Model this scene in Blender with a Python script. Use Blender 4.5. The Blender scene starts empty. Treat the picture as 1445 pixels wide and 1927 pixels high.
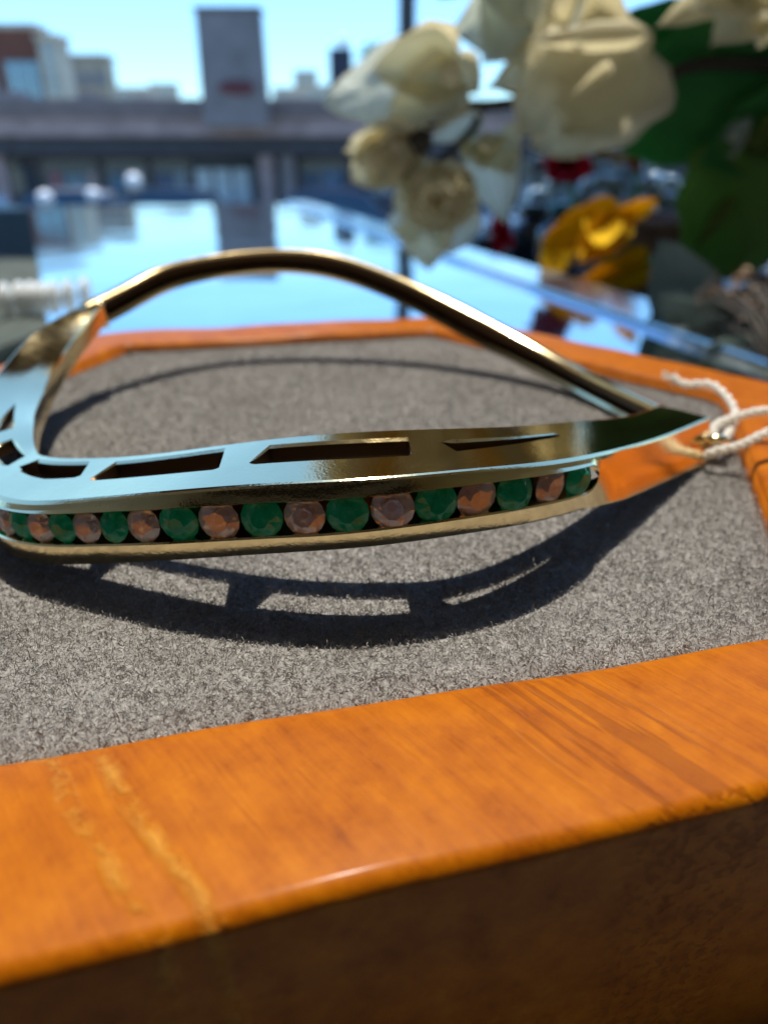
import bpy, bmesh, math, random
import numpy as np
from mathutils import Vector, Matrix

R = math.radians
H = 0.025                      # camera height above the pad, metres
PITCH = R(27)
sc = bpy.context.scene
col = sc.collection

# ---------------------------------------------------------------- camera, sky, sun, exposure
cam_d = bpy.data.cameras.new("camera")
cam = bpy.data.objects.new("camera", cam_d); col.objects.link(cam)
cam.location = (0, 0, H); cam.rotation_euler = (R(90) - PITCH, 0, 0)
cam_d.sensor_fit = 'VERTICAL'; cam_d.sensor_height = 36; cam_d.sensor_width = 27
cam_d.lens = 1336 / 1927 * 36
cam_d.clip_start = 0.001; cam_d.clip_end = 3000
cam_d.dof.use_dof = True
cam_d.dof.focus_distance = 1.56 * H
cam_d.dof.aperture_fstop = cam_d.lens / 0.80
sc.camera = cam

SUN_E, SUN_AZ = R(72), R(0)    # elevation; azimuth measured from straight ahead (+Y)
w = bpy.data.worlds.new("World"); sc.world = w; w.use_nodes = True
nt = w.node_tree; nt.nodes.clear()
sky = nt.nodes.new('ShaderNodeTexSky'); sky.sky_type = 'NISHITA'; sky.sun_disc = False
sky.sun_elevation = SUN_E; sky.sun_rotation = SUN_AZ
sky.air_density = 1.0; sky.dust_density = 0.3; sky.ozone_density = 3.0
bg = nt.nodes.new('ShaderNodeBackground'); bg.inputs[1].default_value = 0.145
wo = nt.nodes.new('ShaderNodeOutputWorld')
tint = nt.nodes.new('ShaderNodeMix'); tint.data_type = 'RGBA'; tint.blend_type = 'MULTIPLY'; tint.inputs[0].default_value = 1
tint.inputs[7].default_value = (.58, .83, 1.0, 1)      # the photograph's white balance, over the whole sky
nt.links.new(sky.outputs[0], tint.inputs[6]); nt.links.new(tint.outputs[2], bg.inputs[0]); nt.links.new(bg.outputs[0], wo.inputs[0])
sl = bpy.data.lights.new("sun", 'SUN'); sl.energy = 3.3; sl.angle = R(0.55); sl.color = (1, .95, .84)
sun = bpy.data.objects.new("sun", sl); col.objects.link(sun)
sd = Vector((math.sin(SUN_AZ) * math.cos(SUN_E), math.cos(SUN_AZ) * math.cos(SUN_E), math.sin(SUN_E)))
sun.rotation_euler = sd.to_track_quat('Z', 'Y').to_euler(); sun.location = (0, 1, 5)
sc.view_settings.view_transform = 'Standard'; sc.view_settings.look = 'None'
sc.view_settings.exposure = 0.95; sc.view_settings.gamma = 1
sc.render.engine = 'CYCLES'
sc.cycles.use_denoising = True; sc.cycles.blur_glossy = 0.6
sc.cycles.sample_clamp_indirect = 8
sc.cycles.max_bounces = 14; sc.cycles.transmission_bounces = 12

# ---------------------------------------------------------------- helpers
_c, _s = math.cos(PITCH), math.sin(PITCH)
def ray(px, py):
    u = (px - 722.5) / 1336; v = (py - 963.5) / 1336
    return Vector((u, _c - v * _s, -(_s + v * _c)))
def at(px, py, Y):             # the point at distance Y ahead seen in direction (px, py)
    r = ray(px, py); return Vector((0, 0, H)) + r * (Y / r.y)
def onz(px, py, z):
    r = ray(px, py); return Vector((0, 0, H)) + r * ((z - H) / r.z)

def link(o, parent=None):
    col.objects.link(o)
    if parent: o.parent = parent
    return o
def obj(name, verts, faces, mat=None, parent=None, smooth=True):
    me = bpy.data.meshes.new(name); me.from_pydata([tuple(v) for v in verts], [], faces); me.update()
    bm = bmesh.new(); bm.from_mesh(me); bmesh.ops.recalc_face_normals(bm, faces=bm.faces[:]); bm.to_mesh(me); bm.free()
    if smooth: me.shade_smooth()
    if mat: me.materials.append(mat)
    return link(bpy.data.objects.new(name, me), parent)
def bobj(name, bm, mat=None, parent=None, smooth=False):
    bmesh.ops.recalc_face_normals(bm, faces=bm.faces[:])
    me = bpy.data.meshes.new(name); bm.to_mesh(me); bm.free()
    if smooth: me.shade_smooth()
    if mat: me.materials.append(mat)
    return link(bpy.data.objects.new(name, me), parent)
def tag(o, label=None, cat=None, group=None, kind=None):
    for k, v in (('label', label), ('category', cat), ('group', group), ('kind', kind)):
        if v: o[k] = v
    return o
def thing(name, label, cat, loc=(0, 0, 0), group=None):
    e = bpy.data.objects.new(name, None); col.objects.link(e); e.empty_display_size = .01
    e.location = loc
    return tag(e, label, cat, group)
def keep(o, root):             # parent without moving (roots are only translated)
    o.parent = root; o.matrix_parent_inverse = Matrix.Translation(-root.location); return o

def box(bm, lo, hi, bevel=0):
    r = bmesh.ops.create_cube(bm, size=1)
    vs = r['verts']
    for v in vs:
        v.co = Vector([(a + b) / 2 + c * (b - a) for a, b, c in zip(lo, hi, v.co)])
    if bevel:
        es = list({e for v in vs for e in v.link_edges})
        bmesh.ops.bevel(bm, geom=es, offset=bevel, segments=2, affect='EDGES')
def boxo(name, lo, hi, mat, root=None, bevel=0):
    bm = bmesh.new(); box(bm, lo, hi, bevel); o = bobj(name, bm, mat)
    return keep(o, root) if root else o
def tube(path, rad, n=8, closed=False, caps=True):
    P = np.array(path, float); m = len(P)
    rad = np.full(m, rad) if np.isscalar(rad) else np.array(rad)
    T = np.gradient(P, axis=0) if not closed else np.roll(P, -1, 0) - np.roll(P, 1, 0)
    T /= np.linalg.norm(T, axis=1)[:, None] + 1e-12
    N = np.cross(T[0], [0, 0, 1.]);
    if np.linalg.norm(N) < 1e-3: N = np.cross(T[0], [1., 0, 0])
    V = []; F = []
    for i in range(m):
        N = N - T[i] * N.dot(T[i]); N /= np.linalg.norm(N) + 1e-12
        B = np.cross(T[i], N)
        for k in range(n):
            a = 2 * math.pi * k / n
            V.append(P[i] + rad[i] * (math.cos(a) * N + math.sin(a) * B))
    for i in range(m if closed else m - 1):
        j = (i + 1) % m
        for k in range(n):
            F.append((i * n + k, i * n + (k + 1) % n, j * n + (k + 1) % n, j * n + k))
    if caps and not closed:
        F.append(tuple(range(n))[::-1]); F.append(tuple((m - 1) * n + k for k in range(n)))
    return V, F
def grid(rows, close_u=False, close_v=False):   # rows: list of equal-length point lists
    nu, nv = len(rows), len(rows[0]); V = [p for r in rows for p in r]; F = []
    for i in range(nu if close_u else nu - 1):
        for j in range(nv if close_v else nv - 1):
            a, b = (i + 1) % nu, (j + 1) % nv
            F.append((i * nv + j, a * nv + j, a * nv + b, i * nv + b))
    return V, F
class Spl:                     # natural cubic spline through 3-D (or n-D) points
    def __init__(s, t, P):
        s.t = np.array(t, float); s.P = np.array(P, float); n = len(t); h = np.diff(s.t)
        A = np.eye(n); b = np.zeros_like(s.P)
        for i in range(1, n - 1):
            A[i, i - 1] = h[i - 1]; A[i, i] = 2 * (h[i - 1] + h[i]); A[i, i + 1] = h[i]
            b[i] = 6 * ((s.P[i + 1] - s.P[i]) / h[i] - (s.P[i] - s.P[i - 1]) / h[i - 1])
        s.M = np.linalg.solve(A, b); s.h = h
    def __call__(s, x):
        i = int(np.clip(np.searchsorted(s.t, x) - 1, 0, len(s.t) - 2)); h = s.h[i]
        a, b = (s.t[i + 1] - x) / h, (x - s.t[i]) / h
        return a * s.P[i] + b * s.P[i + 1] + ((a**3 - a) * s.M[i] + (b**3 - b) * s.M[i + 1]) * h * h / 6

# ---------------------------------------------------------------- materials
class NB:
    def __init__(s, name):
        s.m = bpy.data.materials.new(name); s.m.use_nodes = True; s.t = s.m.node_tree
        s.b = s.t.nodes['Principled BSDF']
        s.out = s.t.nodes['Material Output']
    def n(s, ty, **kw):
        x = s.t.nodes.new(ty)
        for k, v in kw.items(): setattr(x, k, v)
        return x
    def l(s, a, b): s.t.links.new(a, b)
    def set(s, **kw):
        for k, v in kw.items(): s.b.inputs[k.replace('_', ' ')].default_value = v
        return s
    def coord(s, rot=(0, 0, 0), scale=(1, 1, 1)):
        c = s.n('ShaderNodeTexCoord'); m = s.n('ShaderNodeMapping')
        m.inputs['Rotation'].default_value = rot; m.inputs['Scale'].default_value = scale
        s.l(c.outputs['Object'], m.inputs['Vector']); return m.outputs[0]
    def noise(s, vec, scale, detail=4, rough=.55, dist=0):
        x = s.n('ShaderNodeTexNoise'); x.inputs['Scale'].default_value = scale
        x.inputs['Detail'].default_value = detail; x.inputs['Roughness'].default_value = rough
        x.inputs['Distortion'].default_value = dist
        if vec is not None: s.l(vec, x.inputs['Vector'])
        return x.outputs['Fac']
    def ramp(s, fac, stops):
        x = s.n('ShaderNodeValToRGB'); e = x.color_ramp.elements
        while len(e) < len(stops): e.new(.5)
        for q, (p, c) in zip(e, stops): q.position = p; q.color = (*c, 1) if len(c) == 3 else c
        s.l(fac, x.inputs[0]); return x.outputs[0]
    def math(s, op, a, b=None):
        x = s.n('ShaderNodeMath', operation=op)
        for i, q in enumerate((a, b)):
            if q is None: continue
            if isinstance(q, (int, float)): x.inputs[i].default_value = q
            else: s.l(q, x.inputs[i])
        return x.outputs[0]
    def bump(s, h, strength, dist, prev=None):
        x = s.n('ShaderNodeBump'); x.inputs['Strength'].default_value = strength
        x.inputs['Distance'].default_value = dist; s.l(h, x.inputs['Height'])
        if prev is not None: s.l(prev, x.inputs['Normal'])
        s.l(x.outputs[0], s.b.inputs['Normal']); return x.outputs[0]

def plain(name, c, rough=.6, metal=0, var=.25, scale=8, **kw):
    m = NB(name); m.set(Roughness=rough, Metallic=metal, **kw)
    f = m.noise(m.coord(), scale, 5)
    m.l(m.ramp(f, [(.25, tuple(x * (1 - var) for x in c)), (.75, tuple(min(1, x * (1 + var)) for x in c))]), m.b.inputs['Base Color'])
    return m.m

def gold_mat(name, base, rough, bump=.0):
    m = NB(name); m.set(Metallic=1.0)
    v = m.coord()
    f = m.noise(v, 260, 3)
    m.l(m.ramp(f, [(.3, tuple(x * .94 for x in base)), (.7, base)]), m.b.inputs['Base Color'])
    r = m.noise(v, 900, 4)
    m.l(m.math('ADD', m.math('MULTIPLY', r, .10), rough - .05), m.b.inputs['Roughness'])
    wav = m.noise(v, 160, 2); pit = m.noise(v, 5200, 2, .6)
    b1 = m.bump(wav, .30, .00012)
    m.bump(pit, bump, .000010, b1)
    return m.m
GOLD = gold_mat("polished_gold", (1.0, .78, .42), .09, .8)
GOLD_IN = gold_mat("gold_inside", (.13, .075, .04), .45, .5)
GOLD_BACK = gold_mat("gold_back", (1.0, .76, .40), .15, .25)
m = NB("channel_seat"); m.set(Base_Color=(.10, .105, .12, 1), Metallic=.8, Roughness=.4); SEAT = m.m

def gem(name, c, c2):                  # included green stone: gloss over a body that lets light through
    m = NB(name); v = m.coord(); f = m.noise(v, 1.1, 4, .6, .6)
    cr = m.ramp(f, [(.30, tuple(x * .7 for x in c)), (.52, c), (.75, c2)]); m.l(cr, m.b.inputs['Base Color'])
    m.set(Roughness=.04, IOR=1.6); m.b.inputs['Transmission Weight'].default_value = .55
    tr = m.n('ShaderNodeBsdfTranslucent'); m.l(cr, tr.inputs[0])
    mix = m.n('ShaderNodeMixShader'); mix.inputs[0].default_value = .45
    m.l(m.b.outputs[0], mix.inputs[1]); m.l(tr.outputs[0], mix.inputs[2]); m.l(mix.outputs[0], m.out.inputs[0])
    return m.m
EMERALD = gem("emerald_crystal", (.03, .88, .58), (.35, 1.0, .88))
m = NB("diamond_crystal"); m.set(Base_Color=(.80, .90, 1, 1), Roughness=.0, IOR=2.42)
m.b.inputs['Transmission Weight'].default_value = 1.0
df = m.n('ShaderNodeBsdfDiffuse'); df.inputs[0].default_value = (.96, .90, .92, 1); mix = m.n('ShaderNodeMixShader'); mix.inputs[0].default_value = .24
m.l(m.b.outputs[0], mix.inputs[1]); m.l(df.outputs[0], mix.inputs[2]); m.l(mix.outputs[0], m.out.inputs[0]); DIAMOND = m.m

# varnished wood: one board, grain running at 130 degrees in plan
GA = R(130.5)
m = NB("varnished_wood")
vr = m.coord(rot=(0, 0, -GA))                                   # x along the grain, y across it
sx = m.n('ShaderNodeSeparateXYZ'); m.l(vr, sx.inputs[0])
vs = m.n('ShaderNodeVectorMath', operation='MULTIPLY'); m.l(vr, vs.inputs[0]); vs.inputs[1].default_value = (1.0, 14, 14)
vs = vs.outputs[0]
streak = m.noise(vs, 55, 6, .62, .35)
fine = m.noise(vs, 420, 4, .6, .2)
mott = m.noise(vr, 420, 6, .68)
mixf = m.math('ADD', m.math('MULTIPLY', streak, .34), m.math('ADD', m.math('MULTIPLY', fine, .16), m.math('MULTIPLY', mott, .50)))
colr = m.ramp(mixf, [(.32, (.19, .039, .0005)), (.46, (.31, .078, .0006)), (.58, (.385, .108, .0008)), (.75, (.47, .17, .004))])
# a band of open grain and two pale knots lines, at fixed places across the board
q = m.math('ADD', sx.outputs[1], m.math('MULTIPLY', m.math('SUBTRACT', m.noise(vr, 160, 3), .5), .0016))
def band(c, hw):
    d = m.math('ABSOLUTE', m.math('ADD', q, -c)); return m.math('SUBTRACT', 1.0, m.math('MINIMUM', m.math('DIVIDE', d, hw), 1.0))
BANDS = [(-.146 * H, .024 * H), (-.222 * H, .022 * H)]
ln = None
for cc, hw in BANDS:
    bb = band(cc, hw); ln = bb if ln is None else m.math('MAXIMUM', ln, bb)
lnn = m.math('MULTIPLY', m.math('MULTIPLY', ln, 1.6), m.ramp(m.noise(vr, 700, 5, .7), [(.42, (0, 0, 0)), (.62, (1, 1, 1))]))
open_ = m.math('MULTIPLY', m.math('MINIMUM', m.math('MULTIPLY', band(-.95 * H, .16 * H), 2.5), 1.0), m.ramp(m.noise(vs, 130, 3, .5, .1), [(.53, (0, 0, 0)), (.57, (1, 1, 1))]))
mx = m.n('ShaderNodeMix', data_type='RGBA'); m.l(m.math('MULTIPLY', lnn, .30), mx.inputs[0]); m.l(colr, mx.inputs[6]); mx.inputs[7].default_value = (.62, .33, .06, 1)
mx2 = m.n('ShaderNodeMix', data_type='RGBA'); m.l(m.math('MULTIPLY', open_, .5), mx2.inputs[0]); m.l(mx.outputs[2], mx2.inputs[6]); mx2.inputs[7].default_value = (.17, .038, .002, 1)
pore = m.ramp(m.noise(m.coord(rot=(0, 0, -GA), scale=(1.0, 1.0, 1.0)), 1500, 3, .6), [(.60, (1, 1, 1)), (.72, (.86, .82, .78))])
pore2 = m.ramp(m.noise(vs, 230, 2, .5), [(.60, (1, 1, 1)), (.68, (.82, .76, .68))])
mx3 = m.n('ShaderNodeMix', data_type='RGBA'); mx3.blend_type = 'MULTIPLY'; mx3.inputs[0].default_value = .8; m.l(mx2.outputs[2], mx3.inputs[6]); m.l(pore, mx3.inputs[7])
mx4 = m.n('ShaderNodeMix', data_type='RGBA'); mx4.blend_type = 'MULTIPLY'; mx4.inputs[0].default_value = .7; m.l(mx3.outputs[2], mx4.inputs[6]); m.l(pore2, mx4.inputs[7])
m.l(mx4.outputs[2], m.b.inputs['Base Color'])
m.set(Roughness=.5, Specular_IOR_Level=.08, Coat_Weight=.07, Coat_Roughness=.18)
hgt = m.math('ADD', m.math('MULTIPLY', streak, .5), m.math('SUBTRACT', m.math('MULTIPLY', lnn, 1.2), m.math('MULTIPLY', open_, .4)))
b1 = m.bump(hgt, .5, .00022); m.bump(m.noise(vr, 2600, 4), .25, .00005, b1)
WOOD = m.m

m = NB("grey_suede")
v = m.coord()
f = m.noise(v, 2300, 5, .7); g = m.noise(v, 170, 4)
m.l(m.ramp(m.math('ADD', m.math('MULTIPLY', f, .75), m.math('MULTIPLY', g, .25)), [(.30, (.12, .11, .103)), (.52, (.24, .225, .212)), (.72, (.38, .36, .34))]), m.b.inputs['Base Color'])
m.set(Roughness=.95, Sheen_Weight=.25, Sheen_Roughness=.5, Specular_IOR_Level=.1); m.bump(f, .8, .00012); SUEDE = m.m
m = NB("suede_fibre")
oi = m.n('ShaderNodeNewGeometry')
patch = m.noise(m.coord(scale=(1, 1, .0)), 95, 4, .6)
m.l(m.ramp(m.math('ADD', m.math('MULTIPLY', oi.outputs['Random Per Island'], .55), m.math('MULTIPLY', m.math('SUBTRACT', patch, .28), 1.0)), [(0, (.225, .207, .19)), (.5, (.335, .312, .287)), (.85, (.42, .396, .368)), (1, (.55, .52, .485))]), m.b.inputs['Base Color'])
m.set(Roughness=.75, Specular_IOR_Level=.25); FIBRE = m.m

def petal_mat(name, c1, c2, trans):
    m = NB(name); v = m.coord()
    f = m.noise(v, 45, 4)
    cr = m.ramp(f, [(.3, c1), (.7, c2)]); m.l(cr, m.b.inputs['Base Color']); m.set(Roughness=.75, Specular_IOR_Level=.12)
    vein = m.noise(m.coord(scale=(1, 1, 6)), 120, 3); m.bump(vein, .3, .0004)
    tr = m.n('ShaderNodeBsdfTranslucent'); m.l(cr, tr.inputs[0])
    mix = m.n('ShaderNodeMixShader'); mix.inputs[0].default_value = trans
    m.l(m.b.outputs[0], mix.inputs[1]); m.l(tr.outputs[0], mix.inputs[2]); m.l(mix.outputs[0], m.out.inputs[0])
    return m.m
CREAM = petal_mat("cream_petal", (.88, .82, .64), (.94, .90, .74), .62)
GREYP = petal_mat("grey_white_petal", (.82, .85, .78), (.91, .93, .88), .60)
MINTP = petal_mat("pale_green_petal", (.36, .46, .42), (.46, .55, .50), .25)
LEAFM = petal_mat("green_leaf", (.075, .36, .11), (.12, .45, .14), .45)
LEAFO = petal_mat('olive_leaf', (.16, .34, .08), (.22, .42, .11), .45)
LEAFL = petal_mat("light_green_leaf", (.10, .16, .03), (.16, .24, .06), .2)
REDP = petal_mat("red_petal", (.72, .015, .08), (.85, .05, .14), .4)
YELP = petal_mat("yellow_petal", (.86, .50, .008), (.90, .62, .02), .35)
BARK = plain("dark_branch", (.055, .045, .035), .8, scale=300)
DRIED = petal_mat("dried_flower", (.28, .19, .13), (.45, .33, .25), .15)
COTTON = petal_mat("cotton_thread", (.86, .83, .76), (.93, .90, .84), .45)
m = NB("counter_glass"); m.set(Base_Color=(.55, .64, .68, 1), Metallic=1.0, Roughness=.02, IOR=1.8); 
r_ = m.noise(m.coord(scale=(1, .4, 1)), 14, 6, .65); m.l(m.math('ADD', m.math('MULTIPLY', r_, .16), -.02), m.b.inputs['Roughness']); m.l(m.ramp(m.noise(m.coord(), 30, 6, .7), [(.3, (.50, .60, .64)), (.7, (.64, .72, .75))]), m.b.inputs['Base Color']); m.bump(m.noise(m.coord(), 9, 2), .25, .004); GLASST = m.m
m = NB("edge_rail_metal"); m.set(Base_Color=(.62, .72, .80, 1), Roughness=.16, Metallic=.85); RAIL = m.m
DARKW = plain("dark_counter_wood", (.045, .032, .025), .4, scale=6)
DARKT = plain("brown_painted_board", (.16, .10, .06), .6, scale=3)
PANELW = plain("honey_wood_panel", (.42, .28, .12), .6, scale=5)
ROOM = plain("shop_plaster", (.58, .53, .47), .8, scale=2)
CEIL = plain("shop_ceiling", (.42, .39, .35), .85, scale=2)
FLOORM = plain("shop_floor", (.40, .34, .28), .5, scale=3)
MATD = plain("dark_grey_felt", (.09, .105, .10), 1.0, scale=120, Specular_IOR_Level=0.0)
PEARL = plain("pearl", (.86, .87, .85), .18, var=.05, scale=60, Coat_Weight=.6)

# ---------------------------------------------------------------- the setting
def sheet(name, pts, mat):
    o = obj(name, pts, [tuple(range(len(pts)))], mat, smooth=False); tag(o, kind='structure'); return o
ASPH = plain("asphalt", (.055, .055, .057), .9, scale=4)
PAVE = plain("paving", (.30, .29, .27), .85, scale=3)
GZ = -2.6
sheet("ground", [(-900, 2.0, GZ), (900, 2.0, GZ), (900, 1800, GZ), (-900, 1800, GZ)], plain("ground_soil", (.20, .19, .16), .9, scale=.3))
sheet("road", [(-120, 8, GZ + .004), (120, 8, GZ + .004), (120, 24.5, GZ + .004), (-120, 24.5, GZ + .004)], ASPH)
o = boxo("pavement", (-120, 24.5, GZ - .1), (120, 29, GZ + .13), PAVE); tag(o, kind='structure')
# the shop the counter stands in: floor, ceiling and walls round the camera, open to the street in front
for nm, lo, hi, mt in (("floor", (-3.2, -4, -1.05), (1.35, .85, -.97), FLOORM), ("ceiling", (-3.2, -4, 2.62), (1.35, .85, 2.7), CEIL),
                       ("back_wall", (-3.2, -4.1, -.97), (1.35, -4, 2.62), ROOM), ("side_wall", (-3.3, -4, -.97), (-3.2, .85, 2.62), ROOM),
                       ("panelled_wall", (1.352, -4, -.97), (1.45, .85, 2.62), PANELW), ("window_base", (-3.2, .86, -2.6), (1.35, .95, -.12), ROOM)):  # unseen panelled wall set close, tan for warm reflections in the gold
    o = boxo(nm, lo, hi, mt); tag(o, kind='structure')

tag(boxo("added_dark_panel", (-1.3, .86, .86), (.30, .92, 1.62), DARKT), kind='structure')  # unseen panel added so the gold mirrors dark brown overhead
for k_, (xa, xb, lb) in enumerate(((-2.6, -1.5, "widest unseen dark cabinet added on the shop's rear wall"), (-1.1, -.45, "raised unseen dark cabinet added beside the widest one on the rear wall"), (-.15, .35, "narrow low unseen dark cabinet added on the rear wall"), (.55, 1.2, "unseen dark cabinet added in the corner by the honey panelled wall"))):
    wc = thing("added_cabinet", lb, "cabinet", ((xa + xb) / 2, -3.8, .2), "unseen cabinets added for reflections in the gold")  # unseen cabinets, added for dark patches in the bevel's reflection
    boxo("carcass", (xa, -3.998, .25 + .3 * (k_ % 2)), (xb, -3.6, 2.25), DARKW, wc, .01); boxo("door", (xa + .02, -3.598, .29 + .3 * (k_ % 2)), (xb - .02, -3.57, 2.2), DARKT, wc, .01)
for y_ in (-3.2, -2.0, -.8): tag(boxo("added_dark_beam", (-3.2, y_ - .16, 2.40), (1.35, y_ + .16, 2.615), DARKW), kind='structure')  # unseen dark beams added to break up the bevel's reflection
# ---------------------------------------------------------------- glass display counter
CZ = -.0205
def edge_pt(Y, off=0): return (.0746 - (Y - .189) * .3158 + off, Y, CZ)
ct = thing("display_counter", "glass topped display counter mirroring the blue sky under the wooden tray", "counter", (0, 0, -.97))
g = [(-1.2, -.28, CZ), edge_pt(-.28), edge_pt(.748), (-.34, .70, CZ), (-1.2, .62, CZ)]
top = obj("glass_top", g + [(x, y, z - .008) for x, y, z in g], [(0, 1, 2, 3, 4), (9, 8, 7, 6, 5)] + [(i, (i + 1) % 5, (i + 1) % 5 + 5, i + 5) for i in range(5)], GLASST, smooth=False); keep(top, ct)
def strip(o0, o1, z0, z1, y0, y1):
    a = [edge_pt(y0, o0), edge_pt(y0, o1), edge_pt(y1, o1), edge_pt(y1, o0)]
    return [(x, y, z0) for x, y, _ in a] + [(x, y, z1) for x, y, _ in a]
CUBEF = [(0, 1, 2, 3), (4, 5, 6, 7), (0, 1, 5, 4), (1, 2, 6, 5), (2, 3, 7, 6), (3, 0, 4, 7)]
o = obj("edge_rail", strip(.0025, .031, CZ - .03, CZ + .002, -.28, .75), CUBEF, RAIL, smooth=False); keep(o, ct)
bm = bmesh.new(); bmesh.ops.bevel(bm, geom=[], offset=0)
bm.from_mesh(o.data); bmesh.ops.bevel(bm, geom=bm.edges[:], offset=.003, segments=3, affect='EDGES'); bm.to_mesh(o.data); bm.free()
o = obj("cabinet", [(x, y, -.97) for x, y, _ in g] + [(x, y, CZ - .010) for x, y, _ in g], [(0, 1, 2, 3, 4), (9, 8, 7, 6, 5)] + [(i, (i + 1) % 5, (i + 1) % 5 + 5, i + 5) for i in range(5)], DARKW, smooth=False); keep(o, ct)

# low side table beyond the rail
st = thing("side_table", "dark table beyond the counter rail under the bright flowers and bottles", "table", (.5, .4, -.97))
a = [edge_pt(.03, .034), (1.3, .03, 0), (1.3, .84, 0), edge_pt(.84, .034)]
o = obj("tabletop", [(p[0], p[1], -.085) for p in a] + [(p[0], p[1], -.06) for p in a], CUBEF, DARKW, smooth=False); keep(o, st)
for sx_ in (.3, 1.2):
    for sy_ in (.12, .75): boxo("leg", (sx_ - .03, sy_ - .03, -.97), (sx_ + .03, sy_ + .03, -.0855), DARKW, st)
# ---------------------------------------------------------------- across the street
FASC = plain("weathered_fascia", (.36, .27, .26), .8, scale=2)
FASC2 = plain("roof_edge_metal", (.20, .16, .165), .5, scale=2)
SOFF = plain("dark_soffit", (.06, .06, .07), .9, scale=2)
STUC = plain("shop_stucco", (.10, .11, .125), .85, scale=1)
m = NB("shop_window_glass"); m.set(Base_Color=(.04, .075, .12, 1), Roughness=.05, IOR=1.5); SHOPG = m.m
m = NB("blue_mirror_glass"); m.set(Base_Color=(.10, .25, .36, 1), Roughness=.1, IOR=2.2); BLUEG = m.m
WHITEP = plain("white_panel", (.62, .70, .74), .6, scale=3)
SIGNG = plain("slate_grey_cladding", (.23, .20, .20), .7, scale=1.2)
MAROON = plain("maroon_paint", (.13, .02, .025), .5, scale=5)
BROWNW = plain("brown_brick_render", (.20, .075, .05), .85, scale=.8)
CREAMW = plain("cream_render", (.55, .50, .40), .85, scale=.8)
TANW = plain("tan_render", (.44, .40, .30), .85, scale=.8)
BD = 30.0
def X_(px, Y, py=280): return at(px, py, Y).x
def Z_(py, Y): return at(722, py, Y).z
rt_ = thing("shop_building", "long low shop building with a dark overhanging roof edge across the street", "building", (-2, BD + 4, GZ))
xl, xr = X_(-500, BD), X_(1500, BD)
ze, zt = Z_(300, BD), Z_(189, BD)
boxo("roof", (xl, BD - 1.0, zt - .55), (xr, BD + 10, zt), FASC2, rt_, .05)
boxo("fascia", (xl, BD - .8, ze + .75), (xr, BD + 9.6, zt - .553), FASC, rt_, .03)
boxo("gutter", (xl, BD - 1.12, ze + 1.72), (xr, BD - .99, ze + 1.9), FASC2, rt_, .03)
boxo("fascia", (xl, BD - .55, ze + .15), (xr, BD + 9.5, ze + .747), SOFF, rt_, .03)
boxo("wall", (xl + .5, BD + 1.2, GZ), (xr - .5, BD + 9, ze + .147), STUC, rt_)
for a, b in ((-330, -240), (-215, -120), (-95, 55), (72, 178), (192, 272), (284, 356), (556, 655), (672, 760), (780, 880), (900, 1010)):
    f_ = boxo("window", (X_(a, BD + 1.1), BD + 1.08, GZ + .35), (X_(b, BD + 1.1), BD + 1.197, ze + .02), FASC2, rt_, .02)
    g_ = boxo("pane", (X_(a, BD + 1.1) + .1, BD + 1.06, GZ + .45), (X_(b, BD + 1.1) - .1, BD + 1.078, ze - .08), SHOPG, None); g_.parent = f_
for a, b, y0_, y1_, c_ in ((-70, -30, 322, 372, (.30, .36, .40)), (8, 34, 318, 366, (.34, .30, .24)), (84, 104, 322, 352, (.36, .14, .17)), (112, 150, 330, 376, (.20, .30, .38)), (156, 172, 325, 372, (.42, .33, .32)), (200, 222, 330, 366, (.10, .20, .30)), (230, 262, 320, 372, (.40, .38, .33)),
                         (292, 318, 330, 370, (.08, .12, .22)), (322, 344, 322, 360, (.26, .32, .36)), (570, 596, 325, 350, (.07, .13, .24)), (604, 640, 320, 362, (.12, .20, .33)), (700, 740, 322, 366, (.30, .33, .36)), (800, 850, 320, 368, (.10, .14, .2))):
    boxo("poster", (X_(a, BD + 1), BD + 1.03, Z_(y1_, BD + 1)), (X_(b, BD + 1), BD + 1.055, Z_(y0_, BD + 1)), plain("printed_poster", c_, .5, var=.5, scale=5), rt_)
for a, b, y_ in ((18, 60, 181), (170, 196, 184), (268, 300, 179), (548, 575, 182), (690, 730, 183)):
    boxo("roof_unit", (X_(a, BD + 3), BD + 2.5, zt + .002), (X_(b, BD + 3), BD + 4, Z_(y_ - 3, BD + 3) + .1), SIGNG if a % 4 else CREAMW, rt_, .05)
for k, (a, b) in enumerate(((364, 394), (399, 430), (435, 468))):
    boxo("door_panel", (X_(a, BD + 1.1), BD + 1.04, GZ + .13), (X_(b, BD + 1.1), BD + 1.19, Z_(318, BD + 1.1)), WHITEP, rt_, .02)
for a, b, mt in ((484, 512, FASC), (526, 552, WHITEP), (-20, 2, FASC), (880, 905, FASC)):
    boxo("column", (X_(a, BD - .2), BD - .25, GZ), (X_(b, BD - .2), BD + .2, ze + .148), FASC if mt is FASC else SIGNG, rt_, .03)
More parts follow.
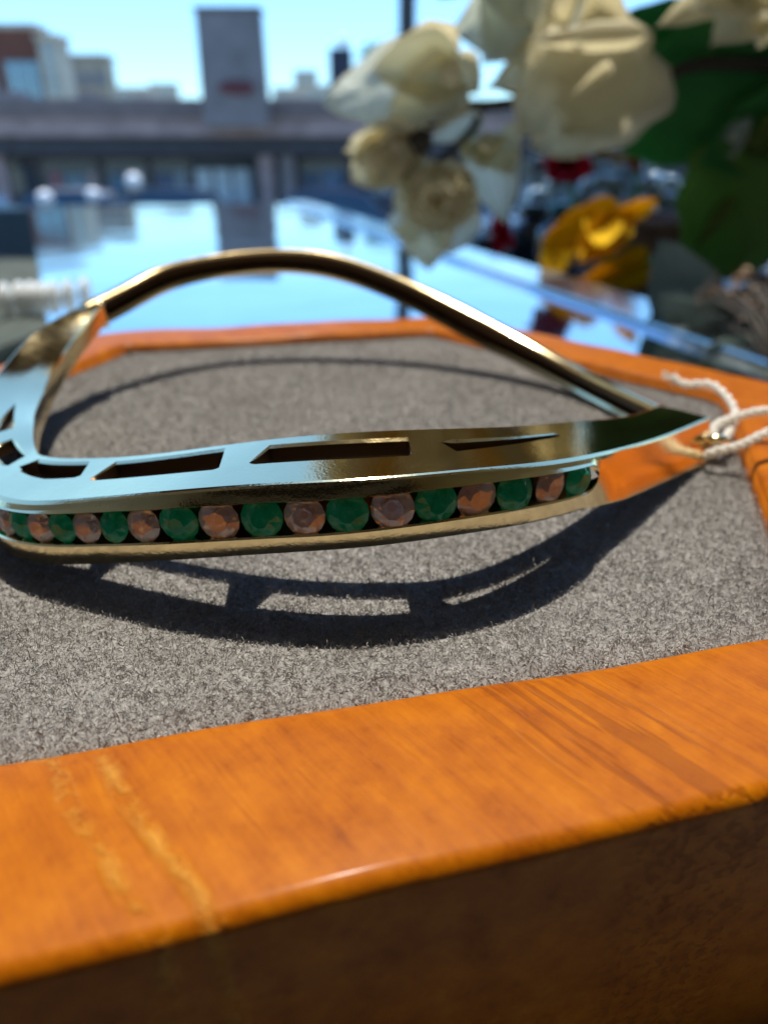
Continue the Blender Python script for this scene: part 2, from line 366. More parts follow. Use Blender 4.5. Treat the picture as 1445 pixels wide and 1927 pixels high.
# sign pylon rising through the roof
py_ = thing("sign_pylon", "tall slate grey sign tower with a maroon oval badge rising above the low roof", "sign", (X_(440, BD - 1.4), BD - 1.2, zt))
bm = bmesh.new(); y0, y1 = BD - 1.9, BD - 1.15
a = [at(384, 240, y0), at(506, 240, y0), at(488, 18, y0), at(366, 20, y0)]
vs_ = [bm.verts.new((p.x, y, p.z)) for y in (y0, y1) for p in a]
for q in CUBEF: bm.faces.new([vs_[i] for i in q])
bmesh.ops.bevel(bm, geom=bm.edges[:], offset=.04, segments=2, affect='EDGES')
o = bobj("tower", bm, SIGNG); keep(o, py_)
o = boxo("cap", (a[3].x - .06, y0 - .06, a[3].z), (a[2].x + .06, y1 + .06, a[3].z + .12), FASC2, py_, .02)
pb = at(446, 165, y0)
V, F = grid([[(pb.x + .62 * r * math.cos(t), y0 - z, pb.z + .22 * r * math.sin(t)) for t in np.linspace(0, 2 * math.pi, 33)[:-1]] for r, z in ((1, -.01), (1, .06), (.9, .08), (.02, .09))], close_v=True)
o = obj("badge", V, F, MAROON, smooth=False); keep(o, py_)
# dark chimney with an added white ball standing in for a blurred glint
lp = thing("roof_vent", "dark square roof vent topped by a white ball standing in for a glint beyond the low roof", "vent", (X_(645, BD + 6), BD + 6, zt))
boxo("vent_stack", (X_(625, BD + 6), BD + 5.7, zt), (X_(665, BD + 6), BD + 6.5, Z_(92, BD + 6)), plain("navy_steel", (.02, .03, .055), .6), lp, .03)
bm = bmesh.new(); bmesh.ops.create_uvsphere(bm, u_segments=20, v_segments=12, radius=.22)
gp = at(645, 78, BD + 6); bmesh.ops.translate(bm, verts=bm.verts[:], vec=(gp.x, BD + 6, gp.z))
o = bobj("globe", bm, plain("roof_glint_white", (.85, .86, .86), .2), None, True); keep(o, lp)
# buildings further off
def block(name, label, a, b, pt, pb_, Y, mat, dep=2.2):
    r_ = thing(name, label, "building", (X_((a + b) / 2, Y), Y, GZ), "buildings beyond the low roof")
    boxo("wall", (X_(a, Y), Y, GZ), (X_(b, Y), Y + dep, Z_(pt, Y)), mat, r_)
    boxo("parapet", (X_(a, Y) - .15, Y - .15, Z_(pt, Y) + .002), (X_(b, Y) + .15, Y + dep + .15, Z_(pt, Y) + .35), CREAMW if mat is not TANW else mat, r_, .03)
    return r_
b1_ = block("office_block", "brown office block with blue mirrored windows at the end of the street", -260, 106, 54, 190, 62, BROWNW)
for a, b in ((-240, -160), (-150, -90), (-80, -40), (-30, 24), (44, 114)):
    f_ = boxo("window", (X_(a, 61.9), 61.75, GZ + 1), (X_(min(b, 104), 61.9), 61.99, Z_(114, 61.9)), FASC2, b1_)
    n3 = 3
    for k in range(n3):
        x0, x1 = X_(a, 61.9), X_(min(b, 104), 61.9); wv = (x1 - x0) / n3
        g_ = boxo("pane", (x0 + wv * k + .06, 61.66, GZ + 1.1), (x0 + wv * (k + 1) - .06, 61.745, Z_(114, 61.9) - .1), BLUEG); g_.parent = f_
b2_ = block("stair_tower", "narrow cream stair tower beside the brown office block", 107, 142, 74, 190, 60, CREAMW)
for k in range(4): boxo("window", (X_(118, 60), 59.9, Z_(175 - 25 * k, 60)), (X_(131, 60), 59.99, Z_(163 - 25 * k, 60)), BLUEG, b2_)
b3_ = block("tan_building", "plain tan building lower than the cream stair tower", 144, 224, 110, 190, 75, TANW)
for k in range(3): boxo("window", (X_(155 + 24 * k, 75), 74.9, Z_(160, 75)), (X_(167 + 24 * k, 75), 74.99, Z_(140, 75)), BLUEG, b3_)
for i, (a, b, pt, Y, lb) in enumerate(((236, 300, 168, 150, "lowest pale distant building just right of the tan building"), (296, 342, 160, 190, "pale distant building with a stepped top midway to the sign tower"),
                                     (520, 580, 168, 170, "pale distant building close behind the sign tower"), (560, 600, 135, 220, "hazy distant building with the highest roof near the roof vent"), (585, 640, 164, 150, "pale distant building half behind the roof vent"))):
    r_ = block("distant_building", lb, a, b, pt, 190, Y, CREAMW, 4)
    for k in range(3): boxo("window", (X_(a + (b - a) * (.12 + .3 * k), Y), Y - .1, Z_(pt + 14, Y)), (X_(a + (b - a) * (.28 + .3 * k), Y), Y - .01, Z_(pt + 8, Y)), BLUEG, r_)
# green tree
TREEL = petal_mat("tree_leaf", (.05, .13, .02), (.10, .20, .04), .3)
tr = thing("street_tree", "leafy green tree beyond the low roof beside the dark street pole", "tree", (X_(715, 45), 45, GZ))
c_ = at(712, 105, 45)
V, F = tube([(c_.x, 45, GZ), (c_.x + .1, 45, -.2), (c_.x, 45.1, c_.z)], [.32, .22, .12], 10); o = obj("trunk", V, F, BARK); keep(o, tr)
rr = random.Random(2); V, F = [], []
for k in range(9):
    cc = Vector((rr.gauss(0, 1.0), rr.gauss(0, 1.0), rr.uniform(-2.6, .7)))
    for j in range(170):
        d = Vector((rr.gauss(0, 1), rr.gauss(0, 1), rr.gauss(0, 1))).normalized() * rr.uniform(.35, .95)
        p = c_ + cc + d; u = Vector((rr.gauss(0, 1), rr.gauss(0, 1), rr.gauss(0, 1))).normalized() * .2; v = u.cross(Vector((rr.gauss(0, 1), rr.gauss(0, 1), rr.gauss(0, 1)))).normalized() * .11
        b_ = len(V); V += [p - u, p + v, p + u, p - v]; F.append((b_, b_ + 1, b_ + 2, b_ + 3))
o = obj("crown", V, F, TREEL, smooth=False); keep(o, tr)
# dark street pole on the near kerb
pp = at(766, 30, 7.5)
wp = thing("street_pole", "dark upright street pole behind the white flowers", "pole", (pp.x, 7.5, GZ))
V, F = tube([(pp.x, 7.5, GZ), (pp.x, 7.5, 1.2), (pp.x, 7.5, 5.2)], [.085, .075, .06], 16); o = obj("shaft", V, F, SOFF); keep(o, wp)
V, F = tube([(pp.x, 7.5, GZ), (pp.x, 7.5, GZ + .25)], [.15, .13], 16); o = obj("base", V, F, SOFF); keep(o, wp)
V, F = tube([(pp.x, 7.5, 5.1), (pp.x + .5, 7.5, 5.35), (pp.x + 1.3, 7.5, 5.4)], [.045, .04, .035], 10); o = obj("arm", V, F, SOFF); keep(o, wp)
boxo("lamp_head", (pp.x + 1.2, 7.38, 5.33), (pp.x + 1.85, 7.62, 5.45), SIGNG, wp, .03)
# added white balls on posts, standing in for bright glints by the far kerb
for px_, py0, r, lb in ((86, 374, .20, "white ball standing in for a glint under the brown office block"), (176, 368, .17, "smallest white ball standing in for a glint beside the white door panels"), (8, 408, .22, "white ball standing in for a glint nearest the felt mat"), (252, 342, .20, "tallest white ball standing in for a glint in front of the dark shop windows")):
    c_ = at(px_, py0, 19.5); r_ = thing("glint_ball", lb, "glint", (c_.x, 19.5, GZ), "balls standing in for glints along the far kerb")
    V, F = tube([(c_.x, 19.5, GZ), (c_.x, 19.5, c_.z - r * .8)], .05, 10); o = obj("post", V, F, SOFF); keep(o, r_)
    bm = bmesh.new(); bmesh.ops.create_uvsphere(bm, u_segments=20, v_segments=12, radius=r); bmesh.ops.translate(bm, verts=bm.verts[:], vec=c_)
    o = bobj("globe", bm, plain("glint_ball_white", (.85, .86, .86), .3), None, True); keep(o, r_)
# parked cars
def car(px, Y, body, label, long=4.4):
    x = X_(px, Y); z = GZ + .004
    r_ = thing("parked_car", label, "car", (x, Y, z), "cars parked across the street")
    sec = [(-.5, .35, .62), (-.49, .75, .80), (-.36, .92, .84), (-.20, 1.0, .86), (.22, 1.02, .86), (.40, .95, .86), (.49, .80, .82), (.5, .35, .64)]
    rows = [[(x + long * t, Y - wd, z + .28), (x + long * t, Y - wd, z + hh * .7), (x + long * t, Y - wd * .93, z + hh), (x + long * t, Y + wd * .93, z + hh), (x + long * t, Y + wd, z + hh * .7), (x + long * t, Y + wd, z + .28)] for t, hh, wd in sec]
    V, F = grid(rows, close_v=True); F += [tuple(range(6)), tuple(range(len(V) - 6, len(V)))]
    o = obj("body", V, F, body, smooth=False); keep(o, r_)
    rows = [[(x + long * t, Y - wd, z + .93), (x + long * t2, Y - wd * .8, z + hh), (x + long * t2, Y + wd * .8, z + hh), (x + long * t, Y + wd, z + .93)] for t, t2, hh, wd in ((-.34, -.18, 1.52, .80), (-.1, -.08, 1.62, .82), (.2, .17, 1.62, .82), (.42, .30, 1.50, .80))]
    V, F = grid(rows); F += [(0, 1, 2, 3), (12, 13, 14, 15)]
    o = obj("cabin", V, F, SHOPG, smooth=False); keep(o, r_)
    rows = [[(x + long * t, Y - .62, z + hh), (x + long * t, Y, z + hh + .06), (x + long * t, Y + .62, z + hh)] for t, hh in ((-.19, 1.51), (-.08, 1.635), (.17, 1.635), (.31, 1.5))]
    V, F = grid(rows); o = obj("roof", V, F, body); keep(o, r_)
    for sx in (-.31, .31):
        for sy in (-.78, .78):
            V, F = grid([[(x + long * sx + rr_ * math.cos(a), Y + sy + yy_, z + .33 + rr_ * math.sin(a)) for a in np.linspace(0, 2 * math.pi, 21)[:-1]] for rr_, yy_ in ((.02, -.1), (.2, -.1), (.22, -.12), (.33, -.1), (.33, .1), (.02, .1))], close_v=True)
            o = obj("wheel", V, F, SOFF); keep(o, r_)
    for sy in (-.6, .6):
        o = boxo("headlight", (x - long * .497, Y + sy - .17, z + .6), (x - long * .47, Y + sy + .17, z + .74), WHITEP, r_, .02)
    return r_
NAVY = plain("navy_car_paint", (.015, .03, .09), .2, scale=2, Coat_Weight=.8); SILV = plain("silver_car_paint", (.45, .47, .5), .25, metal=.6, scale=2, Coat_Weight=.8); WHC = plain("white_car_paint", (.7, .72, .74), .3, scale=2, Coat_Weight=.8)
car(600, 22, NAVY, "navy blue car parked opposite behind the counter's far corner")
car(300, 22.4, plain("dark_blue_car_paint", (.03, .06, .11), .25, scale=2, Coat_Weight=.8), "dark blue car parked in front of the white door panels")
car(110, 21.8, SILV, "silver car parked below the brown office block")
car(-130, 22.2, WHC, "white car parked at the near end of the row of parked cars")
car(860, 22.3, WHC, "white car parked beyond the red flowers")
# ---------------------------------------------------------------- hexagonal wooden tray with a suede pad
HC = (-.227 * H, 2.63 * H); HR = 1.79 * H; HROT = R(13)
def hex_loop(d, r0, z, nc=8, ns=18, wob=0):
    """hexagon parallel to the pad's, offset outwards by d, corner arcs of radius r0 + d"""
    rad = max(r0 + d, 1e-5); ap = HR * math.cos(R(30)) - r0; Rc = ap / math.cos(R(30)); P = []
    rnd = random.Random(5)
    for k in range(6):
        a = HROT + R(60 * k - 120); cx, cy = HC[0] + Rc * math.cos(a), HC[1] + Rc * math.sin(a)
        arc = [(cx + rad * math.cos(a + R(-30 + 60 * i / nc)), cy + rad * math.sin(a + R(-30 + 60 * i / nc))) for i in range(nc + 1)]
        P += arc
        a2 = a + R(60); c2 = (HC[0] + Rc * math.cos(a2), HC[1] + Rc * math.sin(a2))
        e = (c2[0] + rad * math.cos(a2 - R(30)), c2[1] + rad * math.sin(a2 - R(30))); s_ = arc[-1]
        for i in range(1, ns): t = i / ns; P.append((s_[0] + (e[0] - s_[0]) * t, s_[1] + (e[1] - s_[1]) * t))
    if d > .3 * H: P = [(x, y - .045 * H * min(max((.75 * H - x) / (1.5 * H), 0), 1.3) * min(max((1.5 * H - y) / (.4 * H), 0), 1)) for x, y in P]
    return [(x, y, z + (wob * H * (math.sin(210 * x + 90 * y) + .6 * math.sin(530 * x - 300 * y + 1)) if wob else 0)) for x, y in P]
tray = thing("jewellery_tray", "hexagonal orange varnished wooden tray with a grey suede pad under the gold bangle", "tray", (HC[0], HC[1], CZ))
W = .375 * H; r0 = .10 * H
prof = [(-.002, -.09), (0, -.05), (.000, .006)]
for i in range(5): a = R(90 * i / 4); prof.append((.035 - .035 * math.cos(a), .006 + .030 * math.sin(a)))
prof += [(.10, .037), (.2, .036), (.26, .035)]
for i in range(7): a = R(90 * i / 6); prof.append((W / H - .032 + .032 * math.sin(a), .003 + .032 * math.cos(a)))
prof += [(.375, -.2), (.375, -.45), (.37, -.79), (.345, -.815)]
rows = [hex_loop(d * H, r0, z * H, wob=.004 if -.05 < z else 0) for d, z in prof]
V, F = grid(rows, close_v=True)
n = len(rows[0]); F.append(tuple(range(n))); F.append(tuple(range((len(rows) - 1) * n, len(rows) * n)))
o = obj("wood_board", V, F, WOOD); keep(o, tray)
# pad, slightly puffed, dipping at its rim
rows = [hex_loop(d * H, r0 if d > -.09 else .0991 * H, z * H) for d, z in ((-.002, -.075), (-.004, -.05), (-.02, -.026), (-.05, -.010), (-.0985, -.002))]
V, F = grid(rows, close_v=True); n = len(rows[0]); base = 4 * n
last = rows[-1]
for k in range(1, 24):
    t = 1 - k / 24; V += [(HC[0] + (x - HC[0]) * t, HC[1] + (y - HC[1]) * t, -.002 * H * t) for x, y, z in last]
    b0 = base + (k - 1) * n; b1 = base + k * n
    F += [(b0 + j, b0 + (j + 1) % n, b1 + (j + 1) % n, b1 + j) for j in range(n)]
V.append((HC[0], HC[1], 0)); b0 = base + 23 * n
F += [(b0 + j, b0 + (j + 1) % n, len(V) - 1) for j in range(n)]
pad = obj("suede_pad", V, F, SUEDE); keep(pad, tray)
# nap of the suede: short curled fibres
rng = np.random.default_rng(3)
N = 420000
P = np.stack([HC[0] + rng.uniform(-1, 1, N) * HR, HC[1] + rng.uniform(-1, 1, N) * HR], 1)
dd = np.full(N, -1e9)
for k in range(6):
    a = HROT + R(60 * k - 90); dd = np.maximum(dd, (P[:, 0] - HC[0]) * math.cos(a) + (P[:, 1] - HC[1]) * math.sin(a))
inr = HR * math.cos(R(30)) - dd
yy = P[:, 1] / H
P = P[(inr > .012 * H) & (rng.random(N) < np.clip(1.15 - .24 * np.maximum(yy - 1.9, 0), .45, 1))]
inr = inr[(inr > .012 * H) & True][:0]
N = len(P); dd = np.full(N, -1e9)
for k in range(6):
    a = HROT + R(60 * k - 90); dd = np.maximum(dd, (P[:, 0] - HC[0]) * math.cos(a) + (P[:, 1] - HC[1]) * math.sin(a))
inr = (HR * math.cos(R(30)) - dd) / H
z0 = -.03 * np.clip(1 - inr / .075, 0, 1)**1.5 * H - .004 * H
a0 = rng.uniform(0, 2 * math.pi, N); turn = rng.normal(0, 1.3, N); L = rng.uniform(.006, .019, N) * H; wd = rng.uniform(.0005, .0011, N) * H
lift = rng.gamma(2., .003, N) * H
K = 4; pts = np.zeros((N, K, 3)); x, y = P[:, 0].copy(), P[:, 1].copy()
for k in range(K):
    t = k / (K - 1); pts[:, k, 0] = x; pts[:, k, 1] = y; pts[:, k, 2] = z0 + lift * (1 - (2 * t - .9)**2) + .0035 * H
    a = a0 + turn * t; x = x + np.cos(a) * L / (K - 1); y = y + np.sin(a) * L / (K - 1)
tan = np.gradient(pts, axis=1); up = rng.normal(0, 1, (N, 1, 3)); sd_ = np.cross(tan, up); sd_ /= np.linalg.norm(sd_, axis=2)[..., None] + 1e-15
taper = np.array([.8, 1, .9, .3])[None, :, None]
A = pts + sd_ * wd[:, None, None] * taper; B = pts - sd_ * wd[:, None, None] * taper
verts = np.concatenate([A, B], 1).reshape(-1, 3)
i0 = (np.arange(N) * 2 * K)[:, None, None]
kk = np.arange(K - 1)[None, :, None]
quads = (i0 + np.concatenate([kk, kk + 1, kk + 1 + K, kk + K], 2)).reshape(-1)
me = bpy.data.meshes.new("suede_nap"); me.vertices.add(len(verts)); me.vertices.foreach_set("co", verts.reshape(-1).astype(np.float32))
nq = len(quads) // 4; me.loops.add(len(quads)); me.loops.foreach_set("vertex_index", quads.astype(np.int32))
me.polygons.add(nq); me.polygons.foreach_set("loop_start", (np.arange(nq) * 4).astype(np.int32))
me.update(calc_edges=True); me.materials.append(FIBRE)
nap = bpy.data.objects.new("suede_nap", me); col.objects.link(nap); nap['kind'] = 'stuff'; keep(nap, tray)
# ---------------------------------------------------------------- gold bangle
# stations along the jewelled half: top outer edge, top inner edge, wall height (units of H)
STN = [((1.161, 2.409, .150), (1.012, 2.507, .165), .150), ((.852, 2.062, .205), (.776, 2.186, .235), .135),
       ((.590, 1.762, .280), (.548, 1.943, .305), .145), ((.362, 1.557, .335), (.332, 1.766, .355), .152),
       ((.158, 1.459, .358), (.156, 1.677, .382), .160), ((-.026, 1.416, .360), (-.003, 1.659, .383), .165),
       ((-.260, 1.420, .344), (-.236, 1.668, .362), .170), ((-.472, 1.454, .312), (-.441, 1.705, .322), .172),
       ((-.728, 1.528, .255), (-.699, 1.776, .265), .172), ((-.976, 1.640, .205), (-.922, 1.858, .228), .170),
       ((-1.238, 1.950, .178), (-1.042, 1.980, .209), .166), ((-1.412, 2.300, .188), (-1.124, 2.160, .216), .160),
       ((-1.455, 2.640, .255), (-1.236, 2.480, .205), .150), ((-1.415, 2.910, .345), (-1.292, 2.840, .265), .132),
       ((-1.334, 3.170, .392), (-1.241, 3.200, .395), .112)]
mid = [(np.array(a) + np.array(b)) / 2 for a, b, h in STN]
cum = np.concatenate([[0], np.cumsum([np.linalg.norm(mid[i + 1] - mid[i]) for i in range(len(mid) - 1)])])
LEN = cum[-1]; tt = cum / LEN
SP = Spl(tt, [list(a) + list(b) + [h] for a, b, h in STN])
def frame(s):
    q = SP(s); TO, TI, h = q[:3], q[3:6], q[6]
    d0, d1 = SP(max(s - .004, 0)), SP(min(s + .004, 1)); T = (d1 - d0)[:3] + (d1 - d0)[3:6]; T /= np.linalg.norm(T)
    up = np.array([0, 0, 1.]); nrm = np.cross(T, up); nrm /= np.linalg.norm(nrm)
    if nrm.dot(TO - TI) < 0: nrm = -nrm
    up = np.cross(nrm, T); up *= np.sign(up[2])
    return TO, TI, h, nrm, up
S_CH = .2085                      # where the stone channel starts, behind the clasp end
def chan(s): uc = np.interp(s, [.2, .3, .4, .5, .6, 1], [.385, .42, .465, .44, .375, .40]); return uc - .235, uc + .235
def lean(s):                      # outward lean of the upper bevel; dies away at the clasp end
    return np.interp(s, [0, .15, .24, .6, 1], [.004, .006, .021, .021, .010])
def face(s, u):                   # point on the outer face at height fraction u
    TO, TI, h, n, up = frame(s); b = lean(s); U1, U2 = chan(s)
    off = np.interp(u, [0, U1, U2, 1], [0, b, b + .004, .011])
    g = np.interp(s, [0, .14, .2], [10.5, 8.5, 7]); t0, t1 = math.tan(R(g)), math.tan(R(g + 13))
    k = np.clip((s - .165) / .06, 0, 1); k = k * k * (3 - 2 * k); off = off * k + .148 * (t0 * u + (t1 - t0) / 2 * u * u) * (1 - k)      # plain slanted face at the clasp end
    return TO + n * off - up * (u * h)
SLOTS = [[(.331, .66), (.236, .68), (.231, .62), (.322, .475)], [(.444, .47), (.437, .80), (.352, .76), (.349, .44)],
         [(.556, .46), (.549, .83), (.468, .86), (.462, .43)], [(.640, .60), (.632, .84), (.572, .86), (.567, .56), (.595, .52)],
         [(.696, .40), (.714, .70), (.662, .82), (.652, .50)], [(.80, .62), (.742, .70), (.728, .47)]]
def slot_range(s):
    for poly in SLOTS:
        ss = [p[0] for p in poly]
        if min(ss) <= s <= max(ss):
            ws = []
            for i in range(len(poly)):
                (s0, w0), (s1, w1) = poly[i], poly[(i + 1) % len(poly)]
                if s0 == s1:
                    if s0 == s: ws += [w0, w1]
                elif min(s0, s1) <= s <= max(s0, s1): ws.append(w0 + (w1 - w0) * (s - s0) / (s1 - s0))
            if ws: return min(ws), max(ws)
    return None
def make_band(root):
    brk = sorted({round(p[0], 5) for poly in SLOTS for p in poly})
    ss = sorted(set(np.round(np.linspace(0, 1, 420), 5)) | set(brk) | {round(S_CH + x, 5) for x in (0, .0008, .002, .004, .007, .010, .014)})
    outer, inner = [], []
    for s in ss:
        TO, TI, h, n, up = frame(s); W_ = TI - TO; wl = np.linalg.norm(W_); wd_ = W_ / wl
        r = slot_range(s); lo, hi = r if r else [np.interp(s, [.231, .331, .349, .444, .462, .556, .567, .640, .652, .714, .728, .80], [.62, .66, .44, .47, .43, .46, .56, .60, .50, .70, .47, .62])] * 2
        cw = min(.010 / wl, (hi - lo) / 4); th = .040
        U1, U2 = chan(s); c = .006
        # stone channel half opening grows from nothing in a rounded end
        k = np.clip((s - S_CH) / .014, 0, 1); k = math.sqrt(1 - (1 - k)**2); um = (U1 + U2) / 2
        u1, u2 = um - (um - U1) * k, um + (U2 - um) * k
        if k == 0: u1 = u2 = um
        F_ = lambda u, d=0: face(s, u) - n * d
        lip = .004 * k
        out = [F_(1) - n * .038, F_(1) - n * .004, F_(.985), F_(.955) + n * .001, F_(u2) + (-up * lip), F_(u2) - n * lip, F_(u2) - n * (.05 * k),
               F_(u1) - n * (.05 * k), F_(u1) - n * lip, F_(u1) + up * lip, F_(.10) + n * .000, F_(.035), TO + wd_ * c * .25 - up * c * .3, TO + wd_ * c * 1.2]
        for f_ in (.35, .7): out.append(TO + wd_ * (c * 1.2 + (lo - cw) * wl * f_) )
        out += [TO + W_ * (lo - cw), TO + W_ * (lo) - up * cw * wl * .5, TO + W_ * lo - up * th, TO + W_ * min(lo, .14) - up * th, F_(u1) - n * .05, F_(u2) - n * .05, F_(.95) - n * .05, F_(1) - n * .038]
        outer.append(out)
        inn = [TO + W_ * hi - up * th, TO + W_ * hi - up * cw * wl * .5, TO + W_ * (hi + cw)]
        for f_ in (.4, .8): inn.append(TO + W_ * ((hi + cw) + (1 - hi - cw) * f_))
        inn += [TI - wd_ * c - up * .000, TI - wd_ * c * .2 - up * c * .3, TI - up * c * 1.3, TI - up * .045 + n * .002, TI - up * .078, TI - up * .085 + n * .003, TI - up * .085 + n * .014,
                TI - up * .080 + n * .017, TI - up * th + n * .018, TO + W_ * hi - up * th]
        inner.append(inn)
    sharp = []
    V1, F1 = grid(outer); V2, F2 = grid(inner); o_ = len(V1)
    V = [np.array(v) * H for v in V1 + V2]; F = F1 + [tuple(i + o_ for i in f) for f in F2]
    no, ni = len(outer[0]), len(inner[0])
    # end caps: clasp end face and hinge end face, plain walls under the plate
    for s in (0.0, 1.0):
        TO, TI, h, n, up = frame(s); e = .0006 if s == 0 else -.0006
        T_ = np.cross(n, up); b_ = len(V)
        for p in (face(s, 1), face(s, .5), face(s, 0), TI, TI - up * h): V.append(p * H)
        F.append((b_, b_ + 1, b_ + 2, b_ + 3, b_ + 4))
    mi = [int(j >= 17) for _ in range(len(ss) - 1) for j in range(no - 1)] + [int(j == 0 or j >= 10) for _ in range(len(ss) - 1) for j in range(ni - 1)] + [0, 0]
    me = bpy.data.meshes.new("jewelled_half"); me.from_pydata([tuple(v) for v in V], [], F); me.update()
    bm = bmesh.new(); bm.from_mesh(me); bm.faces.ensure_lookup_table()
    for f, k in zip(bm.faces, mi): f.material_index = k
    nf = (len(ss) - 1) * (no - 1)                             # the channel is open at its back
    bmesh.ops.delete(bm, geom=[f for i, f in enumerate(bm.faces) if i < nf and i % (no - 1) in (6, 21)], context='FACES_ONLY')
    bmesh.ops.remove_doubles(bm, verts=bm.verts[:], dist=1e-8)
    bmesh.ops.dissolve_degenerate(bm, edges=bm.edges[:], dist=1e-8)
    bmesh.ops.recalc_face_normals(bm, faces=bm.faces[:])
    for f in bm.faces: f.smooth = True
    for e in bm.edges:
        if len(e.link_faces) == 2 and e.calc_face_angle(0) > R(11): e.smooth = False
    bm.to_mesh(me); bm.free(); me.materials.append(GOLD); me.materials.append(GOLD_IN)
    o = bpy.data.objects.new("jewelled_half", me); col.objects.link(o); keep(o, root); return o

bang = thing("gold_bangle", "wavy gold bangle set with a row of emeralds and diamonds lying on the grey pad", "bangle", (0, 2.4 * H, 0))
band_o = make_band(bang)
def gem_mesh(name, mat, n=16, table=.56, crown=.30, pav=.86, girdle=.05):
    bm = bmesh.new()
    def ring(r, z, k, off=0): return [bm.verts.new((r * math.cos(2 * math.pi * (i + off) / k), r * math.sin(2 * math.pi * (i + off) / k), z)) for i in range(k)]
    T = ring(table, crown, 8); S_ = ring(.80, crown * .55, 8, .5); G1 = ring(1, girdle / 2, n); G2 = ring(1, -girdle / 2, n)
    P_ = ring(.45, -pav * .55, 8, .5); cu = bm.verts.new((0, 0, -pav))
    bm.faces.new(T)
    for i in range(8):
        j = (i + 1) % 8
        bm.faces.new((T[i], S_[i], T[j])); bm.faces.new((T[i], G1[2 * i], S_[i])); bm.faces.new((T[i], S_[i - 1], G1[2 * i]))
        bm.faces.new((S_[i], G1[2 * i], G1[2 * i + 1])); bm.faces.new((S_[i], G1[2 * i + 1], G1[(2 * i + 2) % n]))
        bm.faces.new((G2[2 * i], G2[2 * i + 1], P_[i])); bm.faces.new((G2[2 * i + 1], G2[(2 * i + 2) % n], P_[i])); bm.faces.new((G2[2 * i], P_[i], P_[i - 1]))
        bm.faces.new((P_[i], P_[j], cu))
    for i in range(n): bm.faces.new((G1[i], G1[(i + 1) % n], G2[(i + 1) % n], G2[i]))
    bmesh.ops.recalc_face_normals(bm, faces=bm.faces[:])
    me = bpy.data.meshes.new(name); bm.to_mesh(me); bm.free(); me.materials.append(mat); return me
em_me = gem_mesh("emerald", EMERALD, table=.42, crown=.42, pav=.55); di_me = gem_mesh("diamond", DIAMOND, table=.5, crown=.34)
rs = random.Random(4)
S_STONES = [.2295, .2585, .2865, .3115, .335, .3585, .383, .4075, .4325, .458, .483, .507, .528, .548, .566, .5825, .598, .614, .630, .646, .662, .678]
for i, s in enumerate(S_STONES):
    TO, TI, h, n, up = frame(s); p = face(s, sum(chan(s)) / 2) - n * .017
    g = rs.uniform(-.02, .24); n, up = n * math.cos(g) + up * math.sin(g), up * math.cos(g) - n * math.sin(g); x = np.cross(up, n)
    M = Matrix(((*[x[0], up[0], n[0]], 0), (*[x[1], up[1], n[1]], 0), (*[x[2], up[2], n[2]], 0), (0, 0, 0, 1)))
    nb = [np.linalg.norm(face(S_STONES[k], .42) - face(s, .42)) for k in (i - 1, i + 1) if 0 <= k < len(S_STONES)]
    rad = float(np.clip(sum(nb) / len(nb) * .485, .042, .052)) * H
    M = Matrix.Translation(Vector(p * H)) @ M.to_4x4() @ Matrix.Rotation(rs.uniform(0, 6), 4, 'Z') @ Matrix.Rotation(rs.uniform(-.12, .12), 4, 'X') @ Matrix.Scale(rad, 4)
    nm = "emerald" if i % 2 == 0 else "diamond"
    o = bpy.data.objects.new(nm, em_me if i % 2 == 0 else di_me); col.objects.link(o)
    o.parent = bang; o.matrix_parent_inverse = Matrix.Translation(-bang.location); o.matrix_basis = M

# plain back half: hollow-faced strip rising to an arch
BK = [((-1.315, 3.195, .396), .112), ((-1.185, 3.415, .450), .108), ((-1.081, 3.58, .497), .113), ((-.865, 3.78, .529), .112), ((-.609, 3.87, .544), .112), ((-.336, 3.88, .533), .118),
      ((-.062, 3.83, .471), .118), ((.209, 3.72, .376), .120), ((.464, 3.55, .280), .128), ((.696, 3.35, .190), .115), ((.888, 3.08, .128), .105), ((1.000, 2.80, .118), .105), ((1.055, 2.56, .130), .108)]
mp = [np.array(a) for a, b in BK]; cb = np.concatenate([[0], np.cumsum([np.linalg.norm(mp[i + 1] - mp[i]) for i in range(len(mp) - 1)])]); cb /= cb[-1]
SB = Spl(cb, [list(a) + [b] for a, b in BK])
rows = []
for t in np.linspace(0, 1, 220):
    q = SB(t); T_ = (SB(min(t + .01, 1)) - SB(max(t - .01, 0)))[:3]; T_ /= np.linalg.norm(T_)
    n = np.cross([0, 0, 1.], T_); n /= np.linalg.norm(n)                       # inwards or outwards
    cen = np.array([-.15, 2.7, 0]) - q[:3]; cen[2] = 0
    if n.dot(cen) < 0: n = -n                                                   # n points to the bangle's middle
    up = np.cross(n, T_); up *= np.sign(up[2]); h = q[3]; a = q[:3]
    pr = [(-.004, -.010), (.0, -.003), (.012, .001), (.020, -.003), (.022, -.009), (.020, -.015), (.012, -.018), (-.020, -.022), (-.024, -h * .5), (-.020, -h + .042), (.010, -h + .036), (.028, -h + .028), (.035, -h + .014), (.028, -h), (.008, -h - .002), (-.025, -h + .004),
          (-.050, -h + .012), (-.058, -h * .5), (-.052, -.018), (-.036, -.004), (-.015, .000)]
    if t < .02 or t > .99: pass
    rows.append([(a + n * x + up * z) * H for x, z in pr])
V, F = grid(rows, close_v=True); n_ = len(rows[0]); F.append(tuple(range(n_))); F.append(tuple(range(len(V) - n_, len(V))))
o = obj("plain_half", V, F, GOLD_BACK); keep(o, bang)
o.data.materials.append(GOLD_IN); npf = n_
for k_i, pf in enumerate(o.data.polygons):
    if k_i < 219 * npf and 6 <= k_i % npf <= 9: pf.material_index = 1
bm = bmesh.new(); bm.from_mesh(o.data)
